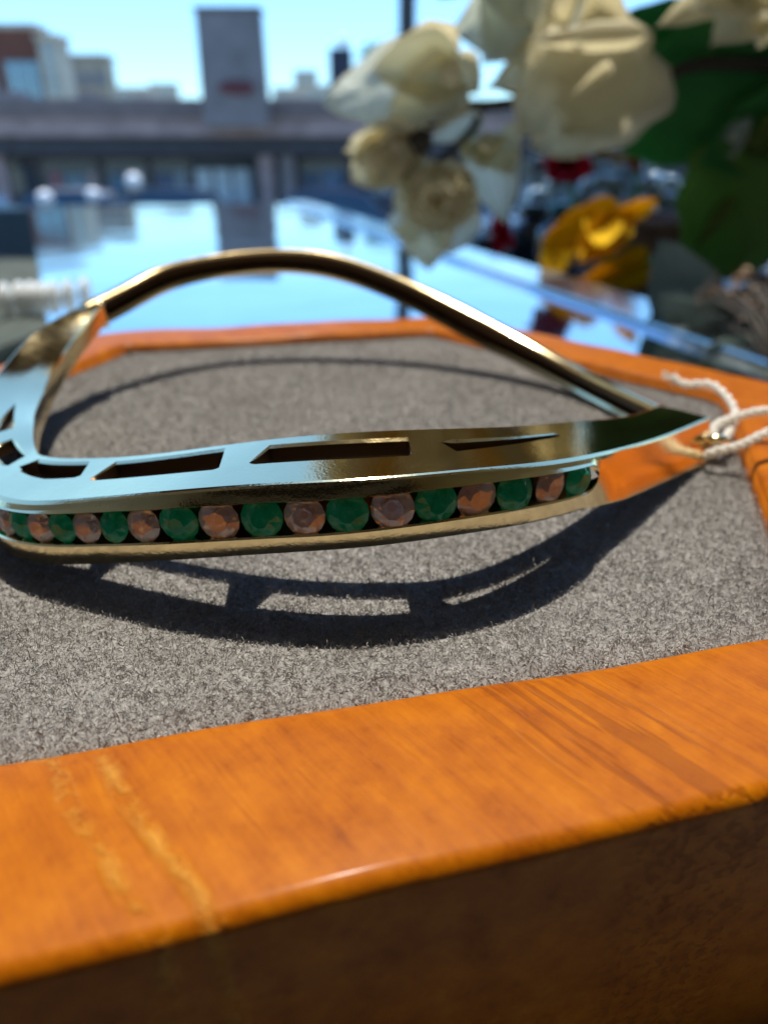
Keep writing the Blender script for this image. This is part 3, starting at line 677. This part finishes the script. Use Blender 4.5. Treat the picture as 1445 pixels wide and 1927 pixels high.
for e in bm.edges:
    if len(e.link_faces) == 2 and e.calc_face_angle(0) > R(38): e.smooth = False
bm.to_mesh(o.data); bm.free()
bm = bmesh.new(); bmesh.ops.create_uvsphere(bm, u_segments=16, v_segments=10, radius=.016 * H)
for v in bm.verts: v.co = Vector((v.co.x * 1.2, v.co.y, v.co.z * .8)) + Vector((-1.245, 3.19, .398)) * H
o = bobj("hinge_knuckle", bm, GOLD_BACK, None, True); keep(o, bang)
# clasp: thumb tab with a bead and a small ring under it
TO, TI, h, n, up = frame(0); tipm = (TO * .8 + TI * .2) - up * h * .55
def ell(bm, c, r, ax):
    rr = bmesh.ops.create_uvsphere(bm, u_segments=20, v_segments=12, radius=1)
    X = Vector(ax).normalized(); Q = X.to_track_quat('X', 'Z').to_matrix()
    for v in rr['verts']: v.co = Q @ Vector((v.co.x * r[0], v.co.y * r[1], v.co.z * r[2])) + Vector(c)
bm = bmesh.new(); out = (n * .3 + np.array([.9, -.05, -.08])); out /= np.linalg.norm(out)
c0 = np.array(onz(1313, 823, .085 * H)); 
ell(bm, c0, (.026 * H, .021 * H, .021 * H), out); ell(bm, Vector(c0) + Vector(out) * .030 * H, (.020 * H, .014 * H, .014 * H), out); ell(bm, Vector(c0) + Vector(out) * .070 * H, (.042 * H, .026 * H, .022 * H), out)
o = bobj("clasp_tab", bm, GOLD_BACK, None, True); keep(o, bang)
cr = np.array(onz(1316, 868, .03 * H))
V, F = tube([cr + H * .022 * np.array([math.cos(a) * .8, .5 * math.cos(a), math.sin(a)]) for a in np.linspace(0, 2 * math.pi, 25)[:-1]], .007 * H, 8, closed=True)
o = obj("safety_ring", V, F, GOLD_BACK); keep(o, bang)

# ---------------------------------------------------------------- cotton tag string tied to the clasp
def smooth_path(P, n): 
    P = np.array(P, float); c = np.concatenate([[0], np.cumsum(np.linalg.norm(np.diff(P, axis=0), axis=1))]); S_ = Spl(c / c[-1], P); return np.array([S_(t) for t in np.linspace(0, 1, n)])
tg = thing("tag_string", "frayed white cotton string looped round the clasp end of the gold bangle", "string", tuple(onz(1360, 830, .05 * H)))
rt = random.Random(9)
for i, P in enumerate(([at(1264, 709, 2.95 * H), at(1285, 722, 2.9 * H), at(1330, 722, 2.82 * H), at(1362, 742, 2.72 * H), at(1382, 775, 2.6 * H), at(1376, 805, 2.5 * H), at(1362, 826, 2.4 * H), at(1345, 838, 2.36 * H)],
           [at(1345, 830, 2.40 * H), at(1342, 806, 2.46 * H), at(1362, 793, 2.5 * H), at(1400, 780, 2.5 * H), at(1450, 772, 2.48 * H), at(1520, 770, 2.45 * H)],
           [at(1326, 858, 2.30 * H), at(1345, 850, 2.28 * H), at(1380, 842, 2.28 * H), at(1420, 825, 2.3 * H), at(1460, 806, 2.32 * H), at(1520, 775, 2.42 * H)])):
    Q = smooth_path(P, 70); Q[:, 2] = np.maximum(Q[:, 2], .022 * H)
    for k in range(2):                                                           # two plied yarns
        ph = np.linspace(0, 46, 70) + k * math.pi
        T_ = np.gradient(Q, axis=0); T_ /= np.linalg.norm(T_, axis=1)[:, None]
        N_ = np.cross(T_, [0, 0, 1.]); N_ /= np.linalg.norm(N_, axis=1)[:, None]; B_ = np.cross(T_, N_)
        Q2 = Q + .0075 * H * (np.cos(ph)[:, None] * N_ + np.sin(ph)[:, None] * B_)
        V, F = tube(Q2, [.0105 * H * rt.uniform(.9, 1.1) for _ in range(70)], 8)
        o = obj("yarn", V, F, COTTON); keep(o, tg)
# loose ends of the fray
V, F = [], []
e0 = np.array(at(1264, 709, 2.95 * H))
for k in range(14):
    d = np.array([rt.uniform(-1, .1), rt.uniform(-.6, .6), rt.uniform(-.3, .5)]); d /= np.linalg.norm(d)
    v, f = tube([e0, e0 + d * .02 * H, e0 + d * .045 * H + np.array([0, 0, rt.uniform(-.012, .012)]) * H], .0022 * H, 4)
    F += [tuple(i + len(V) for i in q) for q in f]; V += v
o = obj("frayed_end", V, F, COTTON); keep(o, tg)
# ---------------------------------------------------------------- things on the counter's far side
# string of pearls at the counter's edge and the felt display mat under it
mt_ = thing("felt_mat", "dark grey felt display mat lying on the glass counter under the bead strand", "mat", (-.3, .4, CZ))
a = [onz(95, 640, CZ), onz(58, 402, CZ), (-.9, .60, CZ), (-.9, .12, CZ), onz(-200, 760, CZ)]
n_ = len(a)
o = obj("felt_sheet", [(p[0], p[1], CZ + .0002) for p in a] + [(p[0], p[1], CZ + .003) for p in a], [tuple(range(n_)), tuple(range(2 * n_ - 1, n_ - 1, -1))] + [(i, (i + 1) % n_, (i + 1) % n_ + n_, i + n_) for i in range(n_)], MATD, smooth=False); keep(o, mt_)
pl = thing("bead_strand", "strand of bright silver white disc beads lying across the edge of the felt mat", "necklace", tuple(onz(80, 575, CZ + .003)))
rp = random.Random(6)
p0, p1 = onz(-235, 590, CZ + .0078), onz(162, 553, CZ + .0078)
bmp = bmesh.new(); bmesh.ops.create_uvsphere(bmp, u_segments=20, v_segments=12, radius=.0047); bmesh.ops.scale(bmp, verts=bmp.verts[:], vec=(.26, 1, 1)); mep = bpy.data.meshes.new("disc_bead"); bmp.to_mesh(mep); bmp.free(); mep.shade_smooth(); mep.materials.append(PEARL)
for k in range(15):
    t = k / 14; p = p0.lerp(p1, t)
    o = bpy.data.objects.new("disc_bead", mep); col.objects.link(o); o.location = (p.x, p.y + .003 * math.sin(k * .9), p.z - .0000); keep(o, pl)

def petal(name, base, tip, width, mat, root, cup=.25, curl=.15, nrm=None, shape=(.55, .75), ruffle=0, seed=0, thick=.0002, nu=14, nv=11):
    base, tip = Vector(base), Vector(tip); ax = tip - base; L = ax.length; ax /= L
    nrm = Vector(nrm) if nrm is not None else (Vector((0, 0, H)) - (base + tip) / 2).normalized()
    sdv = ax.cross(nrm).normalized(); nrm = sdv.cross(ax).normalized(); rd = random.Random(seed); ph = rd.uniform(0, 6)
    rows = []
    for i in range(nu):
        t = i / (nu - 1)
        pw = (max(math.sin(math.pi * min(1, (t * .985 + .012))**shape[0]), 0))**shape[1]
        row = []
        for j in range(nv):
            v = 2 * j / (nv - 1) - 1
            z = cup * width * (v * v - .3) * pw + curl * L * (t * t - .3 * t) + ruffle * width * math.sin(v * 5 + t * 4 + ph) * t
            pe = pw * (1 + .05 * math.sin(t * 17 + ph) * abs(v)); z += width * .022 * (math.sin(t * 11 + v * 7 + ph) + math.sin(t * 19 - v * 12 + 2 * ph)) * t
            row.append(base + ax * (L * (t + .03 * math.sin(v * 3 + ph) * t)) + sdv * (width / 2 * v * pe) + nrm * z)
        rows.append(row)
    V, F = grid(rows); o = obj(name, V, F, mat); md = o.modifiers.new("thickness", 'SOLIDIFY'); md.thickness = thick; md.offset = 0
    if root is not None:
        if root.type == 'EMPTY': keep(o, root)
        else: o.parent = root
    return o
def hub(name, c, r, mat, root):
    bm = bmesh.new(); bmesh.ops.create_icosphere(bm, subdivisions=2, radius=r); bmesh.ops.translate(bm, verts=bm.verts[:], vec=c); o = bobj(name, bm, mat, None, True); keep(o, root); return o
def px(pts, Y): return [at(x, y, y3) for (x, y), y3 in zip(pts, [Y] * len(pts) if np.isscalar(Y) else Y)]
def stem(pts, Y, r, mat, root, name="stem"):
    P = px(pts, Y); V, F = tube(smooth_path(P, 8 * len(P)), np.linspace(r[0], r[1], 8 * len(P)), 8); o = obj(name, V, F, mat); keep(o, root); return o
Y1 = .21
k_ = Y1 / 1336 * 1.05            # metres per reference pixel at the flowers
fb = thing("flower_branch", "artificial white flower branch with dark stems hanging over the counter", "flowers", tuple(at(1500, 150, .26)))
stem([(1600, 120), (1440, 122), (1290, 128), (1180, 180), (1010, 190), (905, 200), (835, 214), (795, 262)], [.27, .26, .25, .235, .232, .225, .215, .212], (.0022, .0013), BARK, fb, "branch")
stem([(795, 262), (750, 295), (715, 335)], [.212, .209, .208], (.0015, .0009), BARK, fb, "branch")
stem([(905, 205), (880, 255), (830, 300), (800, 345)], [.225, .219, .215, .213], (.0012, .0008), BARK, fb, "branch")
stem([(1180, 180), (1200, 60), (1120, 20), (1060, -60)], [.235, .24, .235, .24], (.0016, .0010), BARK, fb, "branch")
hub("node", at(790, 268, .2105), .0034, BARK, fb)
# pointed bloom at the branch end
f1 = hub("bloom", at(848, 138, .214), .0032, CREAM, fb)
for i, (b, t, wd, mt, kw) in enumerate((((868, 130), (612, 196), 128, GREYP, dict(cup=.22, curl=.10, shape=(.62, .72))), ((862, 118), (690, 128), 112, CREAM, dict(cup=.35, curl=.05)),
        ((866, 140), (720, 245), 105, CREAM, dict(cup=.4, curl=.12)), ((850, 110), (900, 172), 60, CREAM, dict(cup=.5, curl=.3)))):
    petal("petal", at(*b, .216), at(*t, .206 + .004 * i), wd * k_, mt, f1, seed=i, **kw)
# closed bud
f2 = hub("bud", at(742, 280, .2105), .0042, CREAM, fb)
for i, (b, t, wd, cp, Yb) in enumerate((((782, 262), (662, 335), 92, .25, .209), ((786, 270), (650, 282), 80, .3, .2075), ((780, 262), (690, 352), 78, .3, .206), ((776, 274), (668, 312), 62, -.35, .2035), ((782, 266), (722, 340), 52, -.3, .203))):
    petal("petal", at(*b, .2105), at(*t, Yb), wd * k_, CREAM, f2, cup=cp, curl=.12, seed=10 + i, shape=(.65, .5))
# ruffled bloom, three rounds of petals opening towards the camera
f3 = hub("bloom", at(820, 372, .2095), .0032, CREAM, fb)
c = (822, 370); q_ = 0
for lay, (n3, r3, w3, dY, cp) in enumerate(((7, 84, 88, .0, .10), (5, 58, 72, -.0035, .18), (4, 34, 48, -.0065, .3))):
    for i in range(n3):
        a = 2 * math.pi * i / n3 + .5 * lay + .3; q_ += 1
        petal("petal", at(c[0] + 6 * math.cos(a), c[1] + 5 * math.sin(a), .2085 + dY), at(c[0] + r3 * math.cos(a), c[1] + r3 * .74 * math.sin(a), .2065 + dY - .0015 * (i % 2)), w3 * k_, CREAM, f3, cup=cp, curl=.12, ruffle=.05, seed=20 + q_, shape=(.7, .5))
for i, (b, t, wd) in enumerate((((800, 395), (806, 508), 100), ((850, 385), (850, 480), 100), ((768, 390), (776, 462), 76))):
    petal("petal", at(*b, .215), at(*t, .217), wd * k_, GREYP if i else CREAM, f3, cup=.3, curl=-.1, seed=30 + i)
# small half open bloom
f4 = hub("bloom", at(915, 268, .222), .0028, CREAM, fb)
for i, (b, t, wd, mt) in enumerate((((915, 262), (950, 420), 92, GREYP), ((905, 258), (905, 320), 82, CREAM), ((928, 256), (965, 330), 84, CREAM), ((885, 265), (868, 305), 40, CREAM), ((918, 270), (918, 290), 34, CREAM))):
    petal("petal", at(*b, .224), at(*t, .222 - .002 * i), wd * k_, mt, f4, cup=.4, curl=.15, ruffle=.05, seed=40 + i)
petal("leaf", at(908, 222, .222), at(806, 268, .218), 40 * k_, GREYP, fb, cup=.25, seed=50)
# upper grey bloom, the big broad petal, and the one in the corner
f5 = hub("bloom", at(1010, 20, .225), .004, GREYP, fb)
for i, (b, t, wd, mt) in enumerate((((1030, 10), (846, 60), 150, GREYP), ((1010, -20), (905, 118), 150, GREYP), ((1000, -60), (880, -30), 150, GREYP), ((1040, 0), (1085, 62), 110, GREYP), ((1090, -10), (1010, 70), 90, CREAM))):
    petal("petal", at(*b, .226), at(*t, .221 - .003 * i), wd * k_, mt, f5, cup=.2, curl=.08, seed=60 + i)
f6 = hub("bloom", at(1200, 80, .224), .004, CREAM, fb)
for i, (b, t, wd, mt, Ya, Yb, kw) in enumerate((((1206, 60), (985, 262), 240, CREAM, .222, .212, dict(cup=.14, curl=.08, shape=(.55, .40))), ((1195, 90), (1050, 255), 180, CREAM, .226, .216, dict(cup=.1, curl=.05, shape=(.5, .4))),
        ((1214, 64), (990, 78), 40, CREAM, .215, .207, dict(cup=-.3, curl=.1)), ((1180, 62), (918, 165), 150, CREAM, .226, .219, dict(cup=.1, curl=.0)), ((1150, 122), (1075, 182), 20, CREAM, .206, .204, dict(cup=.6, curl=.2)))):  # last narrow strip is added as the highlight along the broad petal's crease
    petal("petal", at(*b, Ya), at(*t, Yb), wd * k_, mt, f6, seed=70 + i, ruffle=.015, **kw)
f7 = hub("bloom", at(1450, -10, .22), .004, CREAM, fb)
for i, (b, t, wd) in enumerate((((1450, -30), (1330, 92), 120), ((1470, -20), (1420, 96), 130), ((1400, -40), (1222, 58), 62), ((1440, -60), (1290, 20), 130))):
    petal("petal", at(*b, .222), at(*t, .212 - .003 * i), wd * k_, CREAM, f7, cup=.3, curl=.12, seed=80 + i)
# the spray goes on above the picture (mirrored in the bangle's polished top)
ru = random.Random(21)
stem([(1440, 122), (1350, -200), (1130, -520), (980, -820)], [.27, .29, .30, .30], (.0018, .0010), BARK, fb, "branch")
for k in range(36):
    cx, cy, Yc = 500 + 205 * (k % 6) + 90 * (k // 6 % 2) + ru.uniform(-40, 40), -215 - 235 * (k // 6) + ru.uniform(-50, 50), ru.uniform(.285, .315)
    fk = hub("bloom", at(cx, cy, Yc), .004, CREAM, fb)
    for i in range(6):
        a = R(60 * i) + ru.uniform(-.3, .3)
        petal("petal", at(cx + 15 * math.cos(a), cy + 15 * math.sin(a), Yc), at(cx + 165 * math.cos(a), cy + 175 * math.sin(a), Yc - .008 + .008 * (i % 2)), ru.uniform(130, 175) * Yc / 1336 * 1.2, (YELP if k % 3 == 1 else CREAM) if (i + k) % 4 else CREAM, fk, cup=.2, curl=.12, ruffle=.02, seed=200 + 10 * k + i)
# green leaves
gl = thing("leafy_stem", "artificial stem with broad dark green leaves behind the white flowers", "leaves", tuple(at(1550, 300, .30)))
stem([(1600, 350), (1450, 300), (1430, 200), (1330, 120), (1200, 60)], [.30, .29, .285, .28, .27], (.0024, .0012), BARK, gl)
stem([(1450, 300), (1400, 262), (1385, 250)], [.28, .27, .26], (.0012, .0009), LEAFL, gl)
for i, (b, t, wd, mt, Y, kw) in enumerate((((1470, 120), (1120, 250), 215, LEAFM, .262, dict(cup=.12, curl=.05, shape=(.6, .5))), ((1480, 200), (1180, 215), 180, LEAFM, .268, dict(cup=.1, curl=.05, shape=(.6, .5))),
        ((1330, 110), (1165, 20), 120, LEAFM, .27, dict(cup=.2, curl=.1)), ((1440, 290), (1340, 522), 215, LEAFO, .245, dict(cup=.16, curl=.08, shape=(.55, .42))), ((1500, 330), (1395, 500), 160, LEAFO, .249, dict(cup=.16, curl=.08)),
        ((1500, 230), (1310, 310), 130, LEAFM, .256, dict(cup=.16)), ((1470, 240), (1395, 300), 60, LEAFL, .25, dict(cup=.2)), ((1380, 370), (1300, 480), 26, LEAFL, .2425, dict(cup=.2)), ((1420, 50), (1280, 120), 110, LEAFM, .275, dict(cup=.16)))):  # thin light sliver is a highlight streak on the round leaf, put in by colour
    petal("leaf", at(*b, Y), at(*t, Y - .008), wd * Y / 1336 * 1.05, mt, gl, seed=90 + i, **kw)
bd = hub("bud", at(1383, 255, .252), .0045, GREYP, gl)
for i in range(3): petal("petal", at(1352, 290, .252), at(1412, 222, .249 - .002 * i), (44 - 8 * i) * .25 / 1336, MINTP if i else GREYP, bd, cup=.5 + .1 * i, seed=110 + i)
for i in range(16):                                              # leaves higher up, mirrored in the polished gold
    bx_, by_ = ru.uniform(1180, 1850), ru.uniform(-620, -40); Y = ru.uniform(.33, .36)
    petal("leaf", at(bx_ + 90, by_, Y), at(bx_ - 170, by_ + ru.uniform(-60, 140), Y - .01), ru.uniform(150, 200) * Y / 1336, LEAFM if i % 3 else CREAM, gl, cup=.14, seed=400 + i, shape=(.6, .5))
for i in range(9):
    bx_, by_ = 1560 + 70 * (i % 5), -60 + 150 * (i // 3) + ru.uniform(-30, 30); Y = ru.uniform(.25, .29)
    petal("leaf", at(bx_ + 110, by_ + 20, Y), at(bx_ - 80, by_ + ru.uniform(-60, 60), Y - .01), ru.uniform(150, 190) * Y / 1336, LEAFM if i != 4 else LEAFL, gl, cup=.14, seed=430 + i, shape=(.6, .5))
for i, y_ in enumerate((110, 185, 255, 330)):
    petal("leaf", at(1720, y_ - 20, .268), at(1452, y_, .262), 135 * .265 / 1336, LEAFL, gl, cup=.12, seed=450 + i, shape=(.6, .45))
# pale petals and dried sprig low at the side
lo_ = thing("dried_sprig", "dried brown flower sprig with pale green petals beside the wooden tray", "dried flowers", tuple(onz(1480, 700, CZ)))
for i, (b, t, wd, mt, Y) in enumerate((((1330, 660), (1245, 452), 130, MINTP, .215), ((1420, 680), (1290, 600), 100, MINTP, .19), ((1480, 720), (1330, 650), 110, MINTP, .175), ((1500, 600), (1400, 540), 90, MINTP, .21), ((1460, 700), (1420, 600), 90, LEAFL, .185), ((1400, 660), (1240, 560), 90, MINTP, .2))):
    petal("petal", at(*b, Y), at(*t, Y + .004), wd * Y / 1336 * 1.1, mt, lo_, cup=.2, curl=.05, seed=120 + i, shape=(.55, .55))
rg = random.Random(12); V, F, V2, F2 = [], [], [], []
for k in range(46):
    c = at(rg.gauss(1410, 42), rg.gauss(585, 40), rg.uniform(.185, .205))
    for j in range(16):
        d = Vector((rg.gauss(0, 1), rg.gauss(0, 1), rg.gauss(0, 1))).normalized(); p = c + d * rg.uniform(.0008, .003)
        u = d.cross(Vector((rg.gauss(0, 1), rg.gauss(0, 1), .3))).normalized() * .0012; v = d.cross(u).normalized() * .0009 + d * .0006
        b_ = len(V); V += [p - u, p + v, p + u, p - v]; F.append((b_, b_ + 1, b_ + 2, b_ + 3))
    v_, f_ = tube([c, c.lerp(onz(1480, 720, CZ), .5) + Vector((0, 0, .004)), onz(1480, 720, CZ)], .0004, 5)
    F2 += [tuple(i + len(V2) for i in q_) for q_ in f_]; V2 += v_
o = obj("floret", V, F, DRIED, smooth=False); o['kind'] = 'stuff'; keep(o, lo_)
o = obj("stem", V2, F2, BARK); keep(o, lo_)

# ---------------------------------------------------------------- bright flowers, bottles and beads on the side table
TZ = -.06
def vase(name, label, cat, pxc, Y, r, ztop, mat, capm=None, group=None):
    p = at(pxc, 450, Y); z0 = TZ
    r_ = thing(name, label, cat, (p.x, Y, z0), group)
    hh = ztop - z0
    prof = [(.0, 0), (.92, .0), (1, .03), (1, .62), (.9, .72), (.45, .80), (.42, .9), (.48, .905), (.48, .93), (0, .93)]
    V, F = grid([[(p.x + r * a * math.cos(t), Y + r * a * math.sin(t), z0 + hh * b) for t in np.linspace(0, 2 * math.pi, 25)[:-1]] for a, b in prof], close_v=True)
    o = obj("glass_body", V, F, mat); keep(o, r_)
    if capm:
        V, F = grid([[(p.x + r * a * math.cos(t), Y + r * a * math.sin(t), z0 + hh * b) for t in np.linspace(0, 2 * math.pi, 25)[:-1]] for a, b in ((0, .931), (.55, .931), (.58, .94), (.58, 1.06), (.5, 1.08), (0, 1.08))], close_v=True)
        o = obj("cap", V, F, capm); keep(o, r_)
    return r_
NAVYG = plain("navy_glass", (.012, .025, .045), .08, scale=20, Coat_Weight=.5); TEALC = plain("teal_cap", (.05, .22, .24), .35, scale=20); SLATE = plain("slate_glass", (.09, .13, .16), .1, scale=20, Coat_Weight=.5)
vase("bottle", "navy glass bottle with a teal cap between the red and yellow flowers", "bottle", 1052, .56, .017, at(1052, 392, .56).z, NAVYG, TEALC, "glass bottles behind the yellow petals")
vase("bottle", "widest navy glass bottle with a slate cap beside the teal capped one", "bottle", 1000, .60, .021, at(1000, 392, .60).z, NAVYG, SLATE, "glass bottles behind the yellow petals")
vase("bottle", "tall slate grey bottle next to the red blossom", "bottle", 1003, .70, .015, at(1003, 310, .70).z, SLATE, NAVYG, "glass bottles behind the yellow petals")
vase("bottle", "squat dark bottle half hidden by the small pink blossom", "bottle", 930, .66, .024, at(930, 420, .66).z, NAVYG, None, "glass bottles behind the yellow petals")
vase("bottle", "short dark bottle standing under the yellow petals", "bottle", 1120, .50, .026, at(1120, 440, .50).z, NAVYG, None, "glass bottles behind the yellow petals")
def blossom(label, c, Y, n, rad, wd, mat, sd, group="bright flowers on the side table", sq=.75, stemto=None):
    r_ = thing("artificial_flower", label, "flower", tuple(at(*(stemto or c), Y)), group)
    q_ = stem([c, ((c[0] + (stemto or c)[0]) / 2 + 6, (c[1] + (stemto or c)[1]) / 2), stemto or (c[0], c[1] + 60)], Y + .006, (.0012, .001), LEAFM, r_)
    for i in range(n):
        a = 2 * math.pi * i / n + sd
        petal("petal", at(c[0], c[1], Y), at(c[0] + rad * math.cos(a), c[1] + rad * sq * math.sin(a), Y - .012 * (i % 3)), wd * Y / 1336, mat, r_, cup=.35, curl=.2, ruffle=.08, seed=int(sd * 10) + i)
    return r_
blossom("crimson artificial blossom under the broad cream petal", (1066, 308), .40, 9, 52, 54, REDP, .3, stemto=(1080, 470))
blossom("small dark red blossom half covered by the green leaf", (1192, 302), .50, 6, 20, 24, REDP, .8, stemto=(1190, 430))
blossom("small pink blossom touching the white bud", (1318, 278), .44, 6, 26, 28, REDP, 1.1, stemto=(1310, 430))
blossom("long drooping crimson blossom above the counter rail", (942, 440), .45, 5, 26, 30, REDP, .5, sq=1.9, stemto=(940, 505))
yf = thing("yellow_flower", "large yellow artificial lily with curled petals above the counter rail", "flower", tuple(at(1150, 560, .34)))
stem([(1130, 440), (1150, 520), (1165, 575)], [.36, .362, .36], (.002, .002), LEAFM, yf)
for i, (b, t, wd, cp) in enumerate((((1165, 402), (1010, 470), 78, .3), ((1060, 440), (1030, 538), 62, .35), ((1170, 412), (1075, 500), 72, .4), ((1140, 400), (1118, 480), 66, .3), ((1160, 416), (1258, 366), 36, .5))):
    petal("petal", at(*b, .34), at(*t, .33 - .004 * i), wd * .34 / 1336, YELP, yf, cup=cp, curl=.25, ruffle=.06, seed=140 + i, shape=(.6, .5))
yf2 = thing("yellow_flower", "lower yellow artificial petal spray lying just over the counter rail", "flower", tuple(at(1150, 575, .30)))
for i, (b, t, wd) in enumerate((((1222, 488), (1068, 560), 62), ((1215, 505), (1090, 572), 50))):
    petal("petal", at(*b, .30), at(*t, .292 - .004 * i), wd * .30 / 1336, YELP, yf2, cup=.5, curl=.1, ruffle=.05, seed=150 + i, shape=(.6, .45))
stem([(1222, 490), (1250, 520), (1265, 590)], [.30, .30, .30], (.0015, .0015), LEAFM, yf2)
yf3 = thing("twig", "ochre bent twig running under the big green leaf", "twig", tuple(at(1300, 560, .46)))
stem([(1115, 282), (1160, 298), (1230, 292), (1300, 290), (1340, 420), (1330, 560)], [.44, .45, .46, .46, .47, .47], (.003, .002), plain("ochre_twig", (.40, .24, .05), .7, scale=80), yf3)
# clear beads heaped in a dish, wicker basket
bs = thing("bead_dish", "heap of pale blue glass beads behind the yellow lily", "beads", tuple(at(1170, 440, .62)))
BEAD = plain("pale_glass_bead", (.30, .40, .45), .08, var=.2, scale=30, Coat_Weight=.6); bmb = bmesh.new(); bmesh.ops.create_icosphere(bmb, subdivisions=3, radius=.009); meb = bpy.data.meshes.new("bead"); bmb.to_mesh(meb); bmb.free(); meb.shade_smooth(); meb.materials.append(BEAD)
cz = at(1170, 385, .62)
rows = [[(cz.x + r * math.cos(t), .64 + r * .7 * math.sin(t), z) for t in np.linspace(0, 2 * math.pi, 33)[:-1]] for r, z in ((.02, TZ), (.045, TZ + .001), (.05, TZ + .02), (.08, cz.z - .008), (.083, cz.z - .006), (.079, cz.z - .008), (.048, TZ + .022), (.01, TZ + .021))]
V, F = grid(rows, close_v=True); o = obj("dish", V, F, SLATE); keep(o, bs)
for k in range(70):
    lay = k // 30; r = math.sqrt(rg.random()) * (.072 - .02 * lay); t = rg.uniform(0, 6.28)
    o = bpy.data.objects.new("bead", meb); col.objects.link(o); o.location = (cz.x + r * math.cos(t), .64 + .7 * r * math.sin(t), cz.z - .004 + .013 * lay + rg.uniform(0, .006)); keep(o, bs)
bk = thing("wicker_basket", "small pinkish brown wicker basket behind the yellow petals", "basket", tuple(at(1225, 470, .44)))
cb_ = at(1222, 430, .44); WICK = plain("wicker", (.24, .14, .12), .8, scale=200)
for k in range(7):
    V, F = tube([(cb_.x + (.028 + .0015 * k) * math.cos(t), .45 + (.028 + .0015 * k) * math.sin(t), TZ + .004 + k * (cb_.z + .006 - TZ) / 7) for t in np.linspace(0, 2 * math.pi, 33)[:-1]], .0042, 8, closed=True); o = obj("withy", V, F, WICK); keep(o, bk)
for k in range(16):
    t = 2 * math.pi * k / 16; V, F = tube([(cb_.x + .028 * math.cos(t), .45 + .028 * math.sin(t), TZ), (cb_.x + .040 * math.cos(t), .45 + .040 * math.sin(t), cb_.z + .008)], .002, 6); o = obj("stake", V, F, WICK); keep(o, bk)
